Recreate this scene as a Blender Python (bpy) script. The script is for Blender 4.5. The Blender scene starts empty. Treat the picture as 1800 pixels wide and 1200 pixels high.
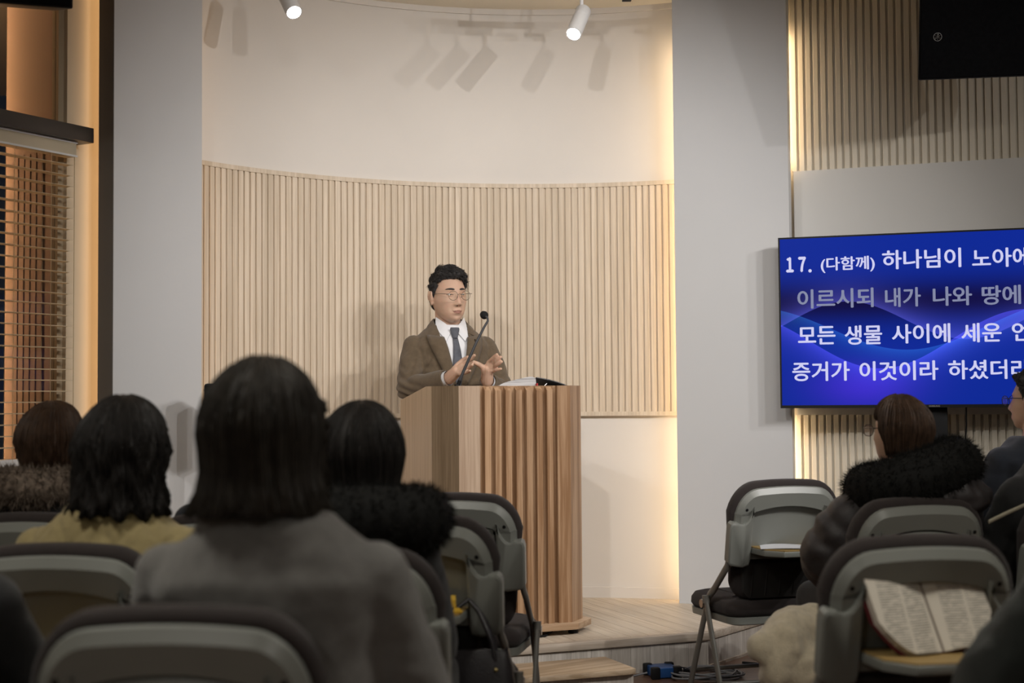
import bpy, bmesh, math, random
import numpy as np
from mathutils import Vector, Matrix, noise

random.seed(7)
SC = bpy.context.scene
COL = SC.collection
PI = math.pi

# ------------------------------------------------------------------ camera
FPX = 2500.0                       # focal length in pixels of the 1800 px wide frame (50 mm)
CAM = Vector((0, 0, 1.18))         # eye height of a seated listener
_t = math.atan(105 / FPX); _r = 0.0075
cF = Vector((0, math.cos(_t), math.sin(_t)))
_R0 = Vector((1, 0, 0)); _U0 = Vector((0, -math.sin(_t), math.cos(_t)))
cR = _R0 * math.cos(_r) - _U0 * math.sin(_r)
cU = _U0 * math.cos(_r) + _R0 * math.sin(_r)
cd = bpy.data.cameras.new('camera'); cam = bpy.data.objects.new('camera', cd); COL.objects.link(cam)
m = Matrix.Identity(4)
for i in range(3):
    m[i][0] = cR[i]; m[i][1] = cU[i]; m[i][2] = -cF[i]; m[i][3] = CAM[i]
cam.matrix_world = m
cd.sensor_width = 36.0; cd.lens = 50.0
cd.clip_start = 0.05; cd.clip_end = 200
cd.dof.use_dof = True; cd.dof.focus_distance = 6.6; cd.dof.aperture_fstop = 2.8
SC.camera = cam

# ------------------------------------------------------------------ world, exposure
w = bpy.data.worlds.new('night'); SC.world = w; w.use_nodes = True
bg = w.node_tree.nodes['Background']; bg.inputs[0].default_value = (0.010, 0.011, 0.014, 1); bg.inputs[1].default_value = 1.0
SC.view_settings.view_transform = 'Standard'; SC.view_settings.look = 'None'
SC.view_settings.exposure = 0.0; SC.view_settings.gamma = 1.0
SC.view_settings.use_curve_mapping = False

def at(px, py, Y):
    d = cF + cR * ((px - 900) / FPX) + cU * ((600 - py) / FPX)
    return CAM + d * (Y / d.y)

# ------------------------------------------------------------------ room lamps (ceiling spots aimed at the stage)
def spot(name, loc, target, power, size_deg, blend=0.6, radius=0.022, col=(1.0, 0.965, 0.935)):
    l = bpy.data.lights.new(name, 'SPOT'); l.energy = power; l.spot_size = math.radians(size_deg); l.spot_blend = blend
    l.shadow_soft_size = radius; l.color = col
    o = bpy.data.objects.new(name, l); COL.objects.link(o); o.location = loc
    o.rotation_euler = (Vector(target) - Vector(loc)).to_track_quat('-Z', 'Y').to_euler()
    return o
KEYS = [   # position, aim, watts, cone
    ((2.55, 3.10, 3.10), (-0.45, 6.8, 1.45), 180, 60),
    ((3.05, 3.45, 3.10), (0.10, 6.9, 1.25), 148, 60),
    ((3.55, 3.80, 3.10), (0.40, 6.9, 1.25), 110, 60),
    ((-0.35, 3.00, 3.10), (0.25, 7.2, 1.35), 128, 60),
    ((-1.45, 3.30, 3.10), (0.15, 7.0, 1.25), 104, 58),
    ((2.90, 3.20, 3.10), (1.95, 6.9, 1.9), 42, 60),
    ((1.10, 3.00, 3.10), (-0.35, 7.0, 1.45), 110, 60),
]
for i, (p, a, wt, dg) in enumerate(KEYS):
    spot('stage_spot_light', p, a, wt, dg, 0.8)
def area(name, loc, target, power, sx, sy, col):
    l = bpy.data.lights.new(name, 'AREA'); l.shape = 'RECTANGLE'; l.size = sx; l.size_y = sy; l.energy = power; l.color = col
    o = bpy.data.objects.new(name, l); COL.objects.link(o); o.location = loc
    o.rotation_euler = (Vector(target) - Vector(loc)).to_track_quat('-Z', 'Y').to_euler()
    return o
# dimmed ceiling panels over the seats
area('seat_panel_light', (-1.5, 2.3, 3.22), (-1.5, 2.3, 0), 35, 0.6, 0.6, (1.0, 0.96, 0.86))
area('seat_panel_light', (1.7, 2.6, 3.22), (1.7, 2.6, 0), 35, 0.6, 0.6, (1.0, 0.96, 0.86))

for x_ in (-1.6, 1.6): area('rear_fill_light', (x_, -1.6, 3.22), (x_, -1.6, 0), 26, 0.6, 0.6, (1.0, 0.96, 0.88))  # unseen fill lamps added behind the camera to brighten the listeners' backs

# ------------------------------------------------------------------ mesh helpers
class MB:
    def __init__(s): s.v = []; s.f = []; s.m = []
    def add(s, vs, fs, mi=0):
        o = len(s.v); s.v += [tuple(p) for p in vs]
        for f in fs: s.f.append(tuple(i + o for i in f)); s.m.append(mi)
        return s
    def box(s, x0, x1, y0, y1, z0, z1, mi=0):
        v = [(x, y, z) for z in (z0, z1) for y in (y0, y1) for x in (x0, x1)]
        return s.add(v, [(0, 2, 3, 1), (4, 5, 7, 6), (0, 1, 5, 4), (2, 6, 7, 3), (0, 4, 6, 2), (1, 3, 7, 5)], mi)
    def prism(s, poly, z0, z1, mi=0):
        a = sum(poly[i][0] * poly[(i + 1) % len(poly)][1] - poly[(i + 1) % len(poly)][0] * poly[i][1] for i in range(len(poly)))
        if a < 0: poly = poly[::-1]
        n = len(poly); zz0 = z0 if callable(z0) else (lambda p: z0); zz1 = z1 if callable(z1) else (lambda p: z1)
        v = [(p[0], p[1], zz0(p)) for p in poly] + [(p[0], p[1], zz1(p)) for p in poly]
        return s.add(v, [tuple(range(n - 1, -1, -1)), tuple(range(n, 2 * n))] + [(i, (i + 1) % n, n + (i + 1) % n, n + i) for i in range(n)], mi)
    def rings(s, rings, closed=True, cap=True, mi=0):
        n = len(rings[0]); v = [p for r in rings for p in r]; f = []
        for i in range(len(rings) - 1):
            for j in range(n if closed else n - 1):
                k = (j + 1) % n; f.append((i * n + j, i * n + k, (i + 1) * n + k, (i + 1) * n + j))
        if cap and closed:
            f.append(tuple(range(n - 1, -1, -1))); b = (len(rings) - 1) * n; f.append(tuple(range(b, b + n)))
        return s.add(v, f, mi)
    def tube(s, pts, rad, n=8, cap=True, mi=0, flat=1.0, up=None):
        pts = [Vector(p) for p in pts]
        if not hasattr(rad, '__len__'): rad = [rad] * len(pts)
        rs = []; ref = None
        for i, p in enumerate(pts):
            d = (pts[min(i + 1, len(pts) - 1)] - pts[max(i - 1, 0)])
            d = d.normalized() if d.length > 1e-9 else Vector((0, 0, 1))
            if ref is None:
                ref = Vector(up) if up else (Vector((0, 0, 1)) if abs(d.z) < 0.9 else Vector((1, 0, 0)))
            a = ref - d * ref.dot(d)
            if a.length < 1e-6: a = d.orthogonal()
            a.normalize(); b = d.cross(a); ref = a
            rs.append([p + (a * math.cos(2 * PI * k / n) + b * math.sin(2 * PI * k / n) * flat) * rad[i] for k in range(n)])
        return s.rings(rs, True, cap, mi)
    def ball(s, c, r, seg=16, ringn=10, rot=None, mi=0):
        if not hasattr(r, '__len__'): r = (r, r, r)
        c = Vector(c); v = []; f = []
        for i in range(ringn + 1):
            th = PI * i / ringn
            for j in range(seg):
                ph = 2 * PI * j / seg
                q = Vector((r[0] * math.sin(th) * math.cos(ph), r[1] * math.sin(th) * math.sin(ph), r[2] * math.cos(th)))
                if rot is not None: q = rot @ q
                v.append(c + q)
        for i in range(ringn):
            for j in range(seg):
                k = (j + 1) % seg; f.append((i * seg + j, (i + 1) * seg + j, (i + 1) * seg + k, i * seg + k))
        return s.add(v, f, mi)
    def limb(s, pts, rad, n=14):
        for i in range(len(pts) - 1):
            s.tube([pts[i], pts[i + 1]], [rad[i], rad[i + 1]], n)
        for p, r in zip(pts, rad): s.ball(p, r * 0.995, n, 8)
        return s
    def lathe(s, prof, n=24, M=None, mi=0):
        rs = []
        for r, z in prof:
            ring = [Vector((r * math.cos(2 * PI * k / n), r * math.sin(2 * PI * k / n), z)) for k in range(n)]
            rs.append([(M @ p) if M is not None else p for p in ring])
        return s.rings(rs, True, True, mi)
    def mesh(s, name):
        me = bpy.data.meshes.new(name); me.from_pydata(s.v, [], s.f)
        if any(s.m): me.polygons.foreach_set('material_index', s.m)
        me.update(); return me

XF = {}   # world matrices of the Empties, known before the first depsgraph update
def link(name, me, mats, parent=None, smooth=None, world=False, loc=None, rot=None):
    if world:
        r_ = parent
        while r_ is not None and r_ not in XF: r_ = r_.parent
        if r_ is not None: me.transform(XF[r_].inverted())
    o = bpy.data.objects.new(name, me); COL.objects.link(o)
    if not isinstance(mats, (list, tuple)): mats = [mats]
    if len(me.materials) == 0:
        for mt in mats: me.materials.append(mt)
    if smooth is not None and me.polygons:
        me.polygons.foreach_set('use_smooth', [True] * len(me.polygons))
        if smooth < 179: me.set_sharp_from_angle(angle=math.radians(smooth))
        me.update()
    if parent is not None: o.parent = parent
    if loc is not None: o.location = loc
    if rot is not None: o.rotation_euler = rot
    return o
def obj(name, mb, mats, parent=None, smooth=None, world=False, bev=0.0, seg=2, **k):
    me = mb.mesh(name)
    if bev > 0:
        b = bmesh.new(); b.from_mesh(me)
        bmesh.ops.remove_doubles(b, verts=b.verts, dist=1e-6)
        es = [e for e in b.edges if len(e.link_faces) == 2 and e.calc_face_angle(0) > 0.5]
        bmesh.ops.bevel(b, geom=es, offset=bev, segments=seg, affect='EDGES', profile=0.5, clamp_overlap=True)
        b.to_mesh(me); b.free()
        if smooth is None: smooth = 40
    return link(name, me, mats, parent, smooth, world, **k)
def thing(name, label, cat, loc=(0, 0, 0), rz=0.0, group=None):
    o = bpy.data.objects.new(name, None); COL.objects.link(o); o.empty_display_size = 0.1
    o.location = loc; o.rotation_euler = (0, 0, rz); o['label'] = label; o['category'] = cat
    if group: o['group'] = group
    XF[o] = Matrix.Translation(Vector(loc)) @ Matrix.Rotation(rz, 4, 'Z')
    return o
def tag(o, label, cat, group=None):
    o['label'] = label; o['category'] = cat
    if group: o['group'] = group
    return o
def struct(o): o['kind'] = 'structure'; return o
def copy_tree(o, parent=None):
    c = o.copy(); COL.objects.link(c); c.parent = parent
    for ch in [q for q in bpy.data.objects if q.parent == o]: copy_tree(ch, c)
    return c

# ------------------------------------------------------------------ materials
def nodes(name):
    mt = bpy.data.materials.new(name); mt.use_nodes = True; nt = mt.node_tree
    return mt, nt, nt.nodes['Principled BSDF']
def N(nt, typ, **k):
    n = nt.nodes.new(typ)
    for a, b in k.items():
        if a.startswith('i_'):
            q = a[2:]; n.inputs[int(q) if q.isdigit() else q.replace('_', ' ')].default_value = b
        else: setattr(n, a, b)
    return n
def c4(c): return (c[0], c[1], c[2], 1)
def paint(name, col, rough=0.6, var=0.06, scale=3.0, bump=0.0, bscale=120, spec=0.3, metal=0.0, sheen=0.0, coat=0.0):
    mt, nt, b = nodes(name); L = nt.links.new
    tc = N(nt, 'ShaderNodeTexCoord'); nz = N(nt, 'ShaderNodeTexNoise', i_Scale=scale, i_Detail=4.0)
    L(tc.outputs['Object'], nz.inputs['Vector'])
    rp = N(nt, 'ShaderNodeValToRGB'); e = rp.color_ramp.elements
    e[0].position = 0.3; e[0].color = c4([x * (1 - var) for x in col]); e[1].position = 0.7; e[1].color = c4([min(1, x * (1 + var)) for x in col])
    L(nz.outputs['Fac'], rp.inputs['Fac']); L(rp.outputs['Color'], b.inputs['Base Color'])
    b.inputs['Roughness'].default_value = rough; b.inputs['Specular IOR Level'].default_value = spec; b.inputs['Metallic'].default_value = metal
    if sheen: b.inputs['Sheen Weight'].default_value = sheen; b.inputs['Sheen Roughness'].default_value = 0.6
    if coat: b.inputs['Coat Weight'].default_value = coat
    if bump:
        n2 = N(nt, 'ShaderNodeTexNoise', i_Scale=bscale, i_Detail=3.0); L(tc.outputs['Object'], n2.inputs['Vector'])
        bp = N(nt, 'ShaderNodeBump', i_Strength=bump, i_Distance=0.004); L(n2.outputs['Fac'], bp.inputs['Height']); L(bp.outputs['Normal'], b.inputs['Normal'])
    return mt
def wood(name, c_lo, c_hi, sc=(26, 26, 1.2), rough=0.5, rings=0.35, rotz=0.0, randcol=0.10, spec=0.3):
    """straight grain stretched along one axis, slow cathedral figure, own tone for each board"""
    mt, nt, b = nodes(name); L = nt.links.new
    tc = N(nt, 'ShaderNodeTexCoord'); oi = N(nt, 'ShaderNodeObjectInfo')
    rt = N(nt, 'ShaderNodeMapping'); rt.inputs['Rotation'].default_value = (0, 0, rotz); L(tc.outputs['Object'], rt.inputs['Vector'])
    mp = N(nt, 'ShaderNodeMapping'); mp.inputs['Scale'].default_value = sc; L(rt.outputs['Vector'], mp.inputs['Vector'])
    mul = N(nt, 'ShaderNodeMath', operation='MULTIPLY', i_1=37.0); L(oi.outputs['Random'], mul.inputs[0])
    cx = N(nt, 'ShaderNodeCombineXYZ'); L(mul.outputs[0], cx.inputs[0]); L(mul.outputs[0], cx.inputs[1]); L(mul.outputs[0], cx.inputs[2])
    ad = N(nt, 'ShaderNodeVectorMath', operation='ADD'); L(mp.outputs['Vector'], ad.inputs[0]); L(cx.outputs[0], ad.inputs[1])
    n1 = N(nt, 'ShaderNodeTexNoise', i_Scale=4.0, i_Detail=6.0, i_Roughness=0.6); L(ad.outputs[0], n1.inputs['Vector'])
    n0 = N(nt, 'ShaderNodeTexNoise', i_Scale=0.55, i_Detail=2.0); L(ad.outputs[0], n0.inputs['Vector'])
    rg = N(nt, 'ShaderNodeMath', operation='MULTIPLY', i_1=22.0); L(n0.outputs['Fac'], rg.inputs[0])
    sn = N(nt, 'ShaderNodeMath', operation='SINE'); L(rg.outputs[0], sn.inputs[0])
    sm = N(nt, 'ShaderNodeMath', operation='MULTIPLY', i_1=rings * 0.3); L(sn.outputs[0], sm.inputs[0])
    s2 = N(nt, 'ShaderNodeMath', operation='ADD'); L(n1.outputs['Fac'], s2.inputs[0]); L(sm.outputs[0], s2.inputs[1])
    rp = N(nt, 'ShaderNodeValToRGB'); e = rp.color_ramp.elements
    e[0].position = 0.3; e[0].color = c4(c_lo); e[1].position = 0.72; e[1].color = c4(c_hi); L(s2.outputs[0], rp.inputs['Fac'])
    vr = N(nt, 'ShaderNodeMath', operation='MULTIPLY_ADD', i_1=2 * randcol, i_2=1 - randcol); L(oi.outputs['Random'], vr.inputs[0])
    hs = N(nt, 'ShaderNodeHueSaturation'); L(vr.outputs[0], hs.inputs['Value']); L(rp.outputs['Color'], hs.inputs['Color'])
    L(hs.outputs['Color'], b.inputs['Base Color'])
    b.inputs['Roughness'].default_value = rough; b.inputs['Specular IOR Level'].default_value = spec
    bp = N(nt, 'ShaderNodeBump', i_Strength=0.12, i_Distance=0.002); L(n1.outputs['Fac'], bp.inputs['Height']); L(bp.outputs['Normal'], b.inputs['Normal'])
    return mt
def emit(name, col, s):
    mt, nt, b = nodes(name); b.inputs['Base Color'].default_value = c4(col); b.inputs['Emission Color'].default_value = c4(col); b.inputs['Emission Strength'].default_value = s
    return mt
M = {}
M['wall'] = paint('cream_plaster', (0.67, 0.63, 0.585), 0.75, 0.02, 2.0, 0.05, 260, 0.2)
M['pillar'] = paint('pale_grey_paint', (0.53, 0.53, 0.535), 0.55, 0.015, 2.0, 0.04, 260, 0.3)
M['pillar_dark'] = paint('dark_taupe_side_shade', (0.13, 0.12, 0.11), 0.7, 0.03, 3.0)  # little-lit side of the left pillar, its shade put into the colour
M['ceiling'] = paint('ceiling_paint', (0.82, 0.77, 0.67), 0.8, 0.02, 2.0, 0.03, 260, 0.2)
M['backroom'] = paint('rear_room_paint', (0.55, 0.54, 0.50), 0.8, 0.03)
M['ash'] = wood('pale_ash_slats', (0.54, 0.445, 0.335), (0.67, 0.57, 0.455), (34, 34, 0.9), 0.55, 0.4, randcol=0.05)
M['cream_slat'] = paint('cream_painted_slats', (0.60, 0.55, 0.46), 0.6, 0.02, 3.0)
M['led'] = emit('warm_led', (1.0, 0.75, 0.46), 15.0)
M['led_soft'] = emit('amber_led', (1.0, 0.62, 0.30), 3.6)
M['floor'] = wood('reddish_brown_floor', (0.10, 0.055, 0.036), (0.165, 0.095, 0.064), (2.2, 26, 26), 0.35, 0.4, rotz=0.3, randcol=0.0)
M['stage_plank'] = wood('pale_oak_stage_planks', (0.46, 0.38, 0.29), (0.60, 0.52, 0.42), (26, 1.4, 26), 0.42, 0.3, rotz=-math.atan2(0.37, 0.93), randcol=0.06)
M['fascia'] = wood('greyed_oak_fascia', (0.40, 0.36, 0.32), (0.55, 0.51, 0.46), (28, 28, 1.6), 0.5, 0.5, randcol=0.07)
M['nosing'] = wood('oak_nosing', (0.34, 0.28, 0.22), (0.48, 0.41, 0.34), (1.6, 28, 28), 0.5, 0.4, rotz=-math.atan2(0.37, 0.93))
M['bronze'] = paint('dark_bronze_metal', (0.055, 0.047, 0.042), 0.38, 0.1, 6, metal=0.6, spec=0.5)
M['reveal'] = paint('brown_reveal_panel', (0.30, 0.19, 0.135), 0.5, 0.05, 4, spec=0.4)
M['leftwall'] = paint('tan_plaster', (0.56, 0.49, 0.38), 0.7, 0.03, 3.0)
M['blind'] = paint('tan_blind_slat', (0.56, 0.48, 0.35), 0.4, 0.05, 6, spec=0.5)
M['cord'] = paint('blind_cord', (0.45, 0.36, 0.22), 0.7)
M['frame'] = paint('tan_window_frame', (0.34, 0.27, 0.18), 0.45, 0.05)
M['black'] = paint('black_plastic', (0.008, 0.008, 0.009), 0.5, 0.1, 5, spec=0.2)
M['blackfab'] = paint('black_speaker_cloth', (0.004, 0.004, 0.0045), 0.95, 0.2, 60, 0.3, 400, 0.05)
M['white'] = paint('white_enamel', (0.72, 0.71, 0.70), 0.4, 0.02)
M['steel'] = paint('steel', (0.55, 0.55, 0.55), 0.3, 0.05, 8, metal=1.0)
def glass(name, tint=(1, 1, 1), refl=0.08, rough=0.02):
    mt = bpy.data.materials.new(name); mt.use_nodes = True; nt = mt.node_tree; nt.nodes.clear(); L = nt.links.new
    out = N(nt, 'ShaderNodeOutputMaterial'); mx = N(nt, 'ShaderNodeMixShader', i_0=refl)
    tr = N(nt, 'ShaderNodeBsdfTransparent'); tr.inputs[0].default_value = c4(tint); gl = N(nt, 'ShaderNodeBsdfGlossy'); gl.inputs['Roughness'].default_value = rough
    L(tr.outputs[0], mx.inputs[1]); L(gl.outputs[0], mx.inputs[2]); L(mx.outputs[0], out.inputs[0]); return mt
M['glass'] = glass('window_glass', (0.8, 0.82, 0.84), 0.012)
M['lens'] = glass('spectacle_lens', (0.97, 0.98, 0.97), 0.05)

# ================================================================== THE ROOM
CEIL = 3.26
ST = 0.154                                        # stage height
W2 = Vector((0.93, 0.3676)).normalized()          # along the stage front, to the right
A2 = Vector((-W2.y, W2.x))                        # towards the back of the stage
AC = Vector((0.176, 5.437)); AR = 2.034           # curved wall: centre, radius of the slat faces
Z0, Z1 = 1.10, 2.325                              # slat panel, bottom and top
def arc(a, r): return (AC.x + r * math.cos(a), AC.y + r * math.sin(a))
TVA = math.radians(-20.0); TVD = Vector((math.cos(TVA), math.sin(TVA))); TVB = Vector((-TVD.y, TVD.x))   # screen wall: along, back
TV0 = Vector((1.43, 7.205))                       # its left end (slat faces)
PRA = math.radians(-18.0); PRD = Vector((math.cos(PRA), math.sin(PRA))); PRB = Vector((-PRD.y, PRD.x))
PR0 = Vector((0.835, 7.237))                      # right pillar, front left corner
LE = Vector((-0.5, -0.866)); LO = Vector((-0.866, 0.5))
LW0 = Vector((-1.776, 6.08)) + LO * 0.05 - LE * 0.045   # left wall: towards the camera, outwards, origin
def lw(k, inward): p = LW0 + LE * k - LO * inward; return (p.x, p.y)

# floor, ceiling, rear room
fl = struct(obj('floor', MB().box(-6, 6.5, -4, 9.5, -0.1, 0), M['floor']))
struct(obj('ceiling', MB().box(-6, 6.5, -4, 9.5, CEIL, CEIL + 0.1), M['ceiling']))
struct(obj('wall_rear', MB().box(-6, 6.5, -4.1, -4, 0, CEIL), M['backroom']))
e1 = TV0 + TVD * 4.6
struct(obj('wall_right', MB().prism([(e1.x, e1.y - 0.1), (e1.x + 0.1, e1.y), (6.1, -4), (6.0, -4)], 0, CEIL), M['backroom']))

# curved wall behind the stage
n = 72; a0, a1 = math.radians(58), math.radians(152)
rw = AR + 0.024
mb = MB()
ring_in = [arc(a0 + (a1 - a0) * i / n, rw) for i in range(n + 1)]; ring_out = [arc(a0 + (a1 - a0) * i / n, rw + 0.1) for i in range(n + 1)]
v = [(p[0], p[1], z) for z in (0, CEIL) for p in ring_in + ring_out]; q = 2 * (n + 1); f = []
for i in range(n):
    f += [(i, q + i, q + i + 1, i + 1), (n + 1 + i, n + 2 + i, q + n + 2 + i, q + n + 1 + i)]
mb.add(v, f)
cw = struct(obj('wall_front', mb, M['wall'], smooth=30))
def arc_band(r0, r1, z0, z1, aa=a0, ab=a1, n=72):
    mb = MB(); rs = []
    for i in range(n + 1):
        a = aa + (ab - aa) * i / n
        rs.append([arc(a, r0) + (z0,), arc(a, r1) + (z0,), arc(a, r1) + (z1,), arc(a, r0) + (z1,)])
    return mb.rings(rs)
struct(obj('baseboard_front', arc_band(rw - 0.012, rw, ST, ST + 0.055), M['wall'], smooth=30))
struct(obj('trim_1', arc_band(rw - 0.010, rw, CEIL - 0.03, CEIL), M['wall'], smooth=30))
sp = tag(thing('slat_panel', 'curved pale ash panel of upright slats on the wall behind the preacher', 'wall panel', (AC.x, AC.y, Z0)), 'curved pale ash panel of upright slats on the wall behind the preacher', 'wall panel')
obj('top_rail', arc_band(AR - 0.004, rw - 0.001, Z1 - 0.022, Z1), M['ash'], sp, 30, True)
obj('bottom_rail', arc_band(AR - 0.004, rw - 0.001, Z0, Z0 + 0.022), M['ash'], sp, 30, True)
obj('backing', arc_band(AR + 0.0095, rw - 0.001, Z0 + 0.022, Z1 - 0.022), M['ash'], sp, 30, True)
pitch = 0.0342; swd = 0.0252; da = pitch / AR
sl = MB(); hw = swd / 2; d_ = 0.013
sl.prism([(-0.0, -hw + 0.0015), (0.0015, -hw), (d_, -hw), (d_, hw), (0.0015, hw), (0.0, hw - 0.0015)], 0, Z1 - Z0 - 0.044)
slme = sl.mesh('slat'); slme.materials.append(M['ash'])
a = math.radians(61.5)
while a < math.radians(149):
    o = bpy.data.objects.new('slat', slme); COL.objects.link(o); o.parent = sp
    o.location = (AR * math.cos(a), AR * math.sin(a), 0.022); o.rotation_euler = (0, 0, a); a += da

# right pillar with the lamp strips behind its edges
def P2(o, d, b, u, v): p = o + d * u + b * v; return (p.x, p.y)
PW = 0.579
mb = MB().prism([P2(PR0, PRD, PRB, *q) for q in [(0, 0), (PW, 0), (PW, 0.10), (PW - 0.03, 0.10), (PW - 0.03, 0.02), (0, 0.02)]], 0, CEIL)
pr = struct(obj('trim_2', mb, M['pillar']))
pr['label'] = 'pale grey boxed pillar between the curved wall and the screen wall'
mb = MB().prism([P2(PR0, PRD, PRB, *q) for q in [(0.26, 0.02), (0.29, 0.02), (0.29, 0.2), (0.26, 0.2)]], 0, CEIL)
obj('spine', mb, M['pillar'], pr)
led = MB(); led.prism([P2(PR0, PRD, PRB, *q) for q in [(0.03, 0.03), (0.045, 0.03), (0.045, 0.05), (0.03, 0.05)]], ST + 0.04, CEIL - 0.22)
obj('led_strip', led, M['led'], pr)
led = MB(); led.prism([P2(PR0, PRD, PRB, *q) for q in [(PW - 0.045, 0.09), (PW - 0.032, 0.09), (PW - 0.032, 0.125), (PW - 0.045, 0.125)]], 0.05, 1.08)
obj('led_strip', led, M['led'], pr)
led = MB(); led.prism([P2(PR0, PRD, PRB, *q) for q in [(PW - 0.045, 0.09), (PW - 0.032, 0.09), (PW - 0.032, 0.125), (PW - 0.045, 0.125)]], 2.36, CEIL - 0.22)
obj('led_strip', led, M['led'], pr)

# left pillar
PL1 = Vector((-1.42, 6.50)); PLD = LE; PLB = LO     # front right corner, towards the camera, back
PLW = 0.545
mb = MB().prism([P2(PL1, PLD, PLB, *q) for q in [(0, 0), (PLW, 0), (PLW, 0.02), (0, 0.02)]], 0, CEIL)
pl = struct(obj('trim_3', mb, M['pillar']))
pl['label'] = 'pale grey boxed pillar between the window wall and the curved wall'
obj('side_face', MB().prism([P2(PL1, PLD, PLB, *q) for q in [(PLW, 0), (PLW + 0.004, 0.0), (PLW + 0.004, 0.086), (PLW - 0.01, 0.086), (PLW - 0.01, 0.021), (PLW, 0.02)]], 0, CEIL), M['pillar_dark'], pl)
obj('spine', MB().prism([P2(PL1, PLD, PLB, *q) for q in [(0.25, 0.02), (0.28, 0.02), (0.28, 0.14), (0.25, 0.14)]], 0, CEIL), M['pillar'], pl)
obj('led_strip', MB().prism([P2(PL1, PLD, PLB, *q) for q in [(PLW - 0.040, 0.055), (PLW - 0.020, 0.055), (PLW - 0.020, 0.095), (PLW - 0.040, 0.095)]], ST, CEIL - 0.1), M['led_soft'], pl)
obj('led_strip', MB().prism([P2(PL1, PLD, PLB, *q) for q in [(0.06, 0.03), (0.075, 0.03), (0.075, 0.05), (0.06, 0.05)]], ST, CEIL - 0.1), M['led_soft'], pl)

# left wall with a window
KW0, KW1 = 0.172, 2.2; ZW0, ZW1 = 0.93, 3.2
wl = MB()
wl.prism([lw(-0.30, 0), lw(KW0, 0), lw(KW0, -0.06), lw(-0.30, -0.06)], 0, CEIL)
wl.prism([lw(KW0, 0), lw(KW1, 0), lw(KW1, -0.06), lw(KW0, -0.06)], 0, ZW0)
wl.prism([lw(KW0, 0), lw(KW1, 0), lw(KW1, -0.06), lw(KW0, -0.06)], ZW1, CEIL)
wl.prism([lw(KW1, 0), lw(13.0, 0), lw(13.0, -0.06), lw(KW1, -0.06)], 0, CEIL)
struct(obj('wall_left', wl, M['leftwall']))
wn = MB().prism([lw(KW0 + 0.03, -0.035), lw(KW1 - 0.03, -0.035), lw(KW1 - 0.03, -0.041), lw(KW0 + 0.03, -0.041)], ZW0 + 0.03, ZW1 - 0.03)
wn = struct(obj('window_1', wn, M['glass']))
for (ka, kb, za, zb) in [(KW0, KW0 + 0.03, ZW0, ZW1), (KW1 - 0.03, KW1, ZW0, ZW1), (KW0 + 0.03, KW1 - 0.03, ZW0, ZW0 + 0.03), (KW0 + 0.03, KW1 - 0.03, ZW1 - 0.03, ZW1), (1.15, 1.19, ZW0 + 0.03, ZW1 - 0.03)]:
    obj('window_frame', MB().prism([lw(ka, -0.02), lw(kb, -0.02), lw(kb, -0.058), lw(ka, -0.058)], za, zb), M['frame'], wn)
obj('outer_reveal', MB().prism([lw(KW0 - 0.03, -0.06), lw(KW0 + 0.004, -0.06), lw(KW0 + 0.004, -0.37), lw(KW0 - 0.03, -0.37)], 0.6, 3.4), M['reveal'], wn)
for k in range(5):
    obj('reveal_rib', MB().prism([lw(KW0 + 0.004, -0.14 - k * 0.035), lw(KW0 + 0.008 + 0.002 * k, -0.14 - k * 0.035), lw(KW0 + 0.008 + 0.002 * k, -0.14 - k * 0.035 - 0.033), lw(KW0 + 0.004, -0.14 - k * 0.035 - 0.033)], 0.9, 2.26), M['reveal'], wn)
obj('outer_lamp_strip', MB().prism([lw(KW0 + 0.10, -0.52), lw(KW0 + 0.11, -0.52), lw(KW0 + 0.11, -0.535), lw(KW0 + 0.10, -0.535)], 0.8, 3.3), emit('outer_warm_lamp', (1.0, 0.55, 0.25), 80), wn)

# screen wall: cream slats above and below a plain panel
def tv(u, v): return P2(TV0, TVD, TVB, u, v)
sw = struct(obj('wall_screen', MB().prism([tv(-0.7, 0.014), tv(4.7, 0.014), tv(4.7, 0.1), tv(-0.7, 0.1)], 0, CEIL), M['cream_slat']))
obj('plain_panel', MB().prism([tv(0.012, -0.012), tv(4.6, -0.012), tv(4.6, 0.0138), tv(0.012, 0.0138)], 1.10, 2.336), paint('grey_white_panel', (0.56, 0.55, 0.53), 0.65, 0.02, 2.0), sw)
s1 = MB().prism([(0.0, 0.0015), (0.0015, 0), (0.0235, 0), (0.025, 0.0015), (0.025, 0.014), (0, 0.014)], 0, 1.0).mesh('slat'); s1.materials.append(M['cream_slat'])
for i in range(120):
    u = 0.004 + i * 0.0375
    if u > 2.4: break
    for z0, z1 in ((2.337, CEIL), (0.0, 1.099)):
        o = bpy.data.objects.new('slat', s1); COL.objects.link(o); o.parent = sw
        p = tv(u, 0); o.location = (p[0], p[1], z0); o.rotation_euler = (0, 0, TVA); o.scale = (1, 1, z1 - z0)

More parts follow.
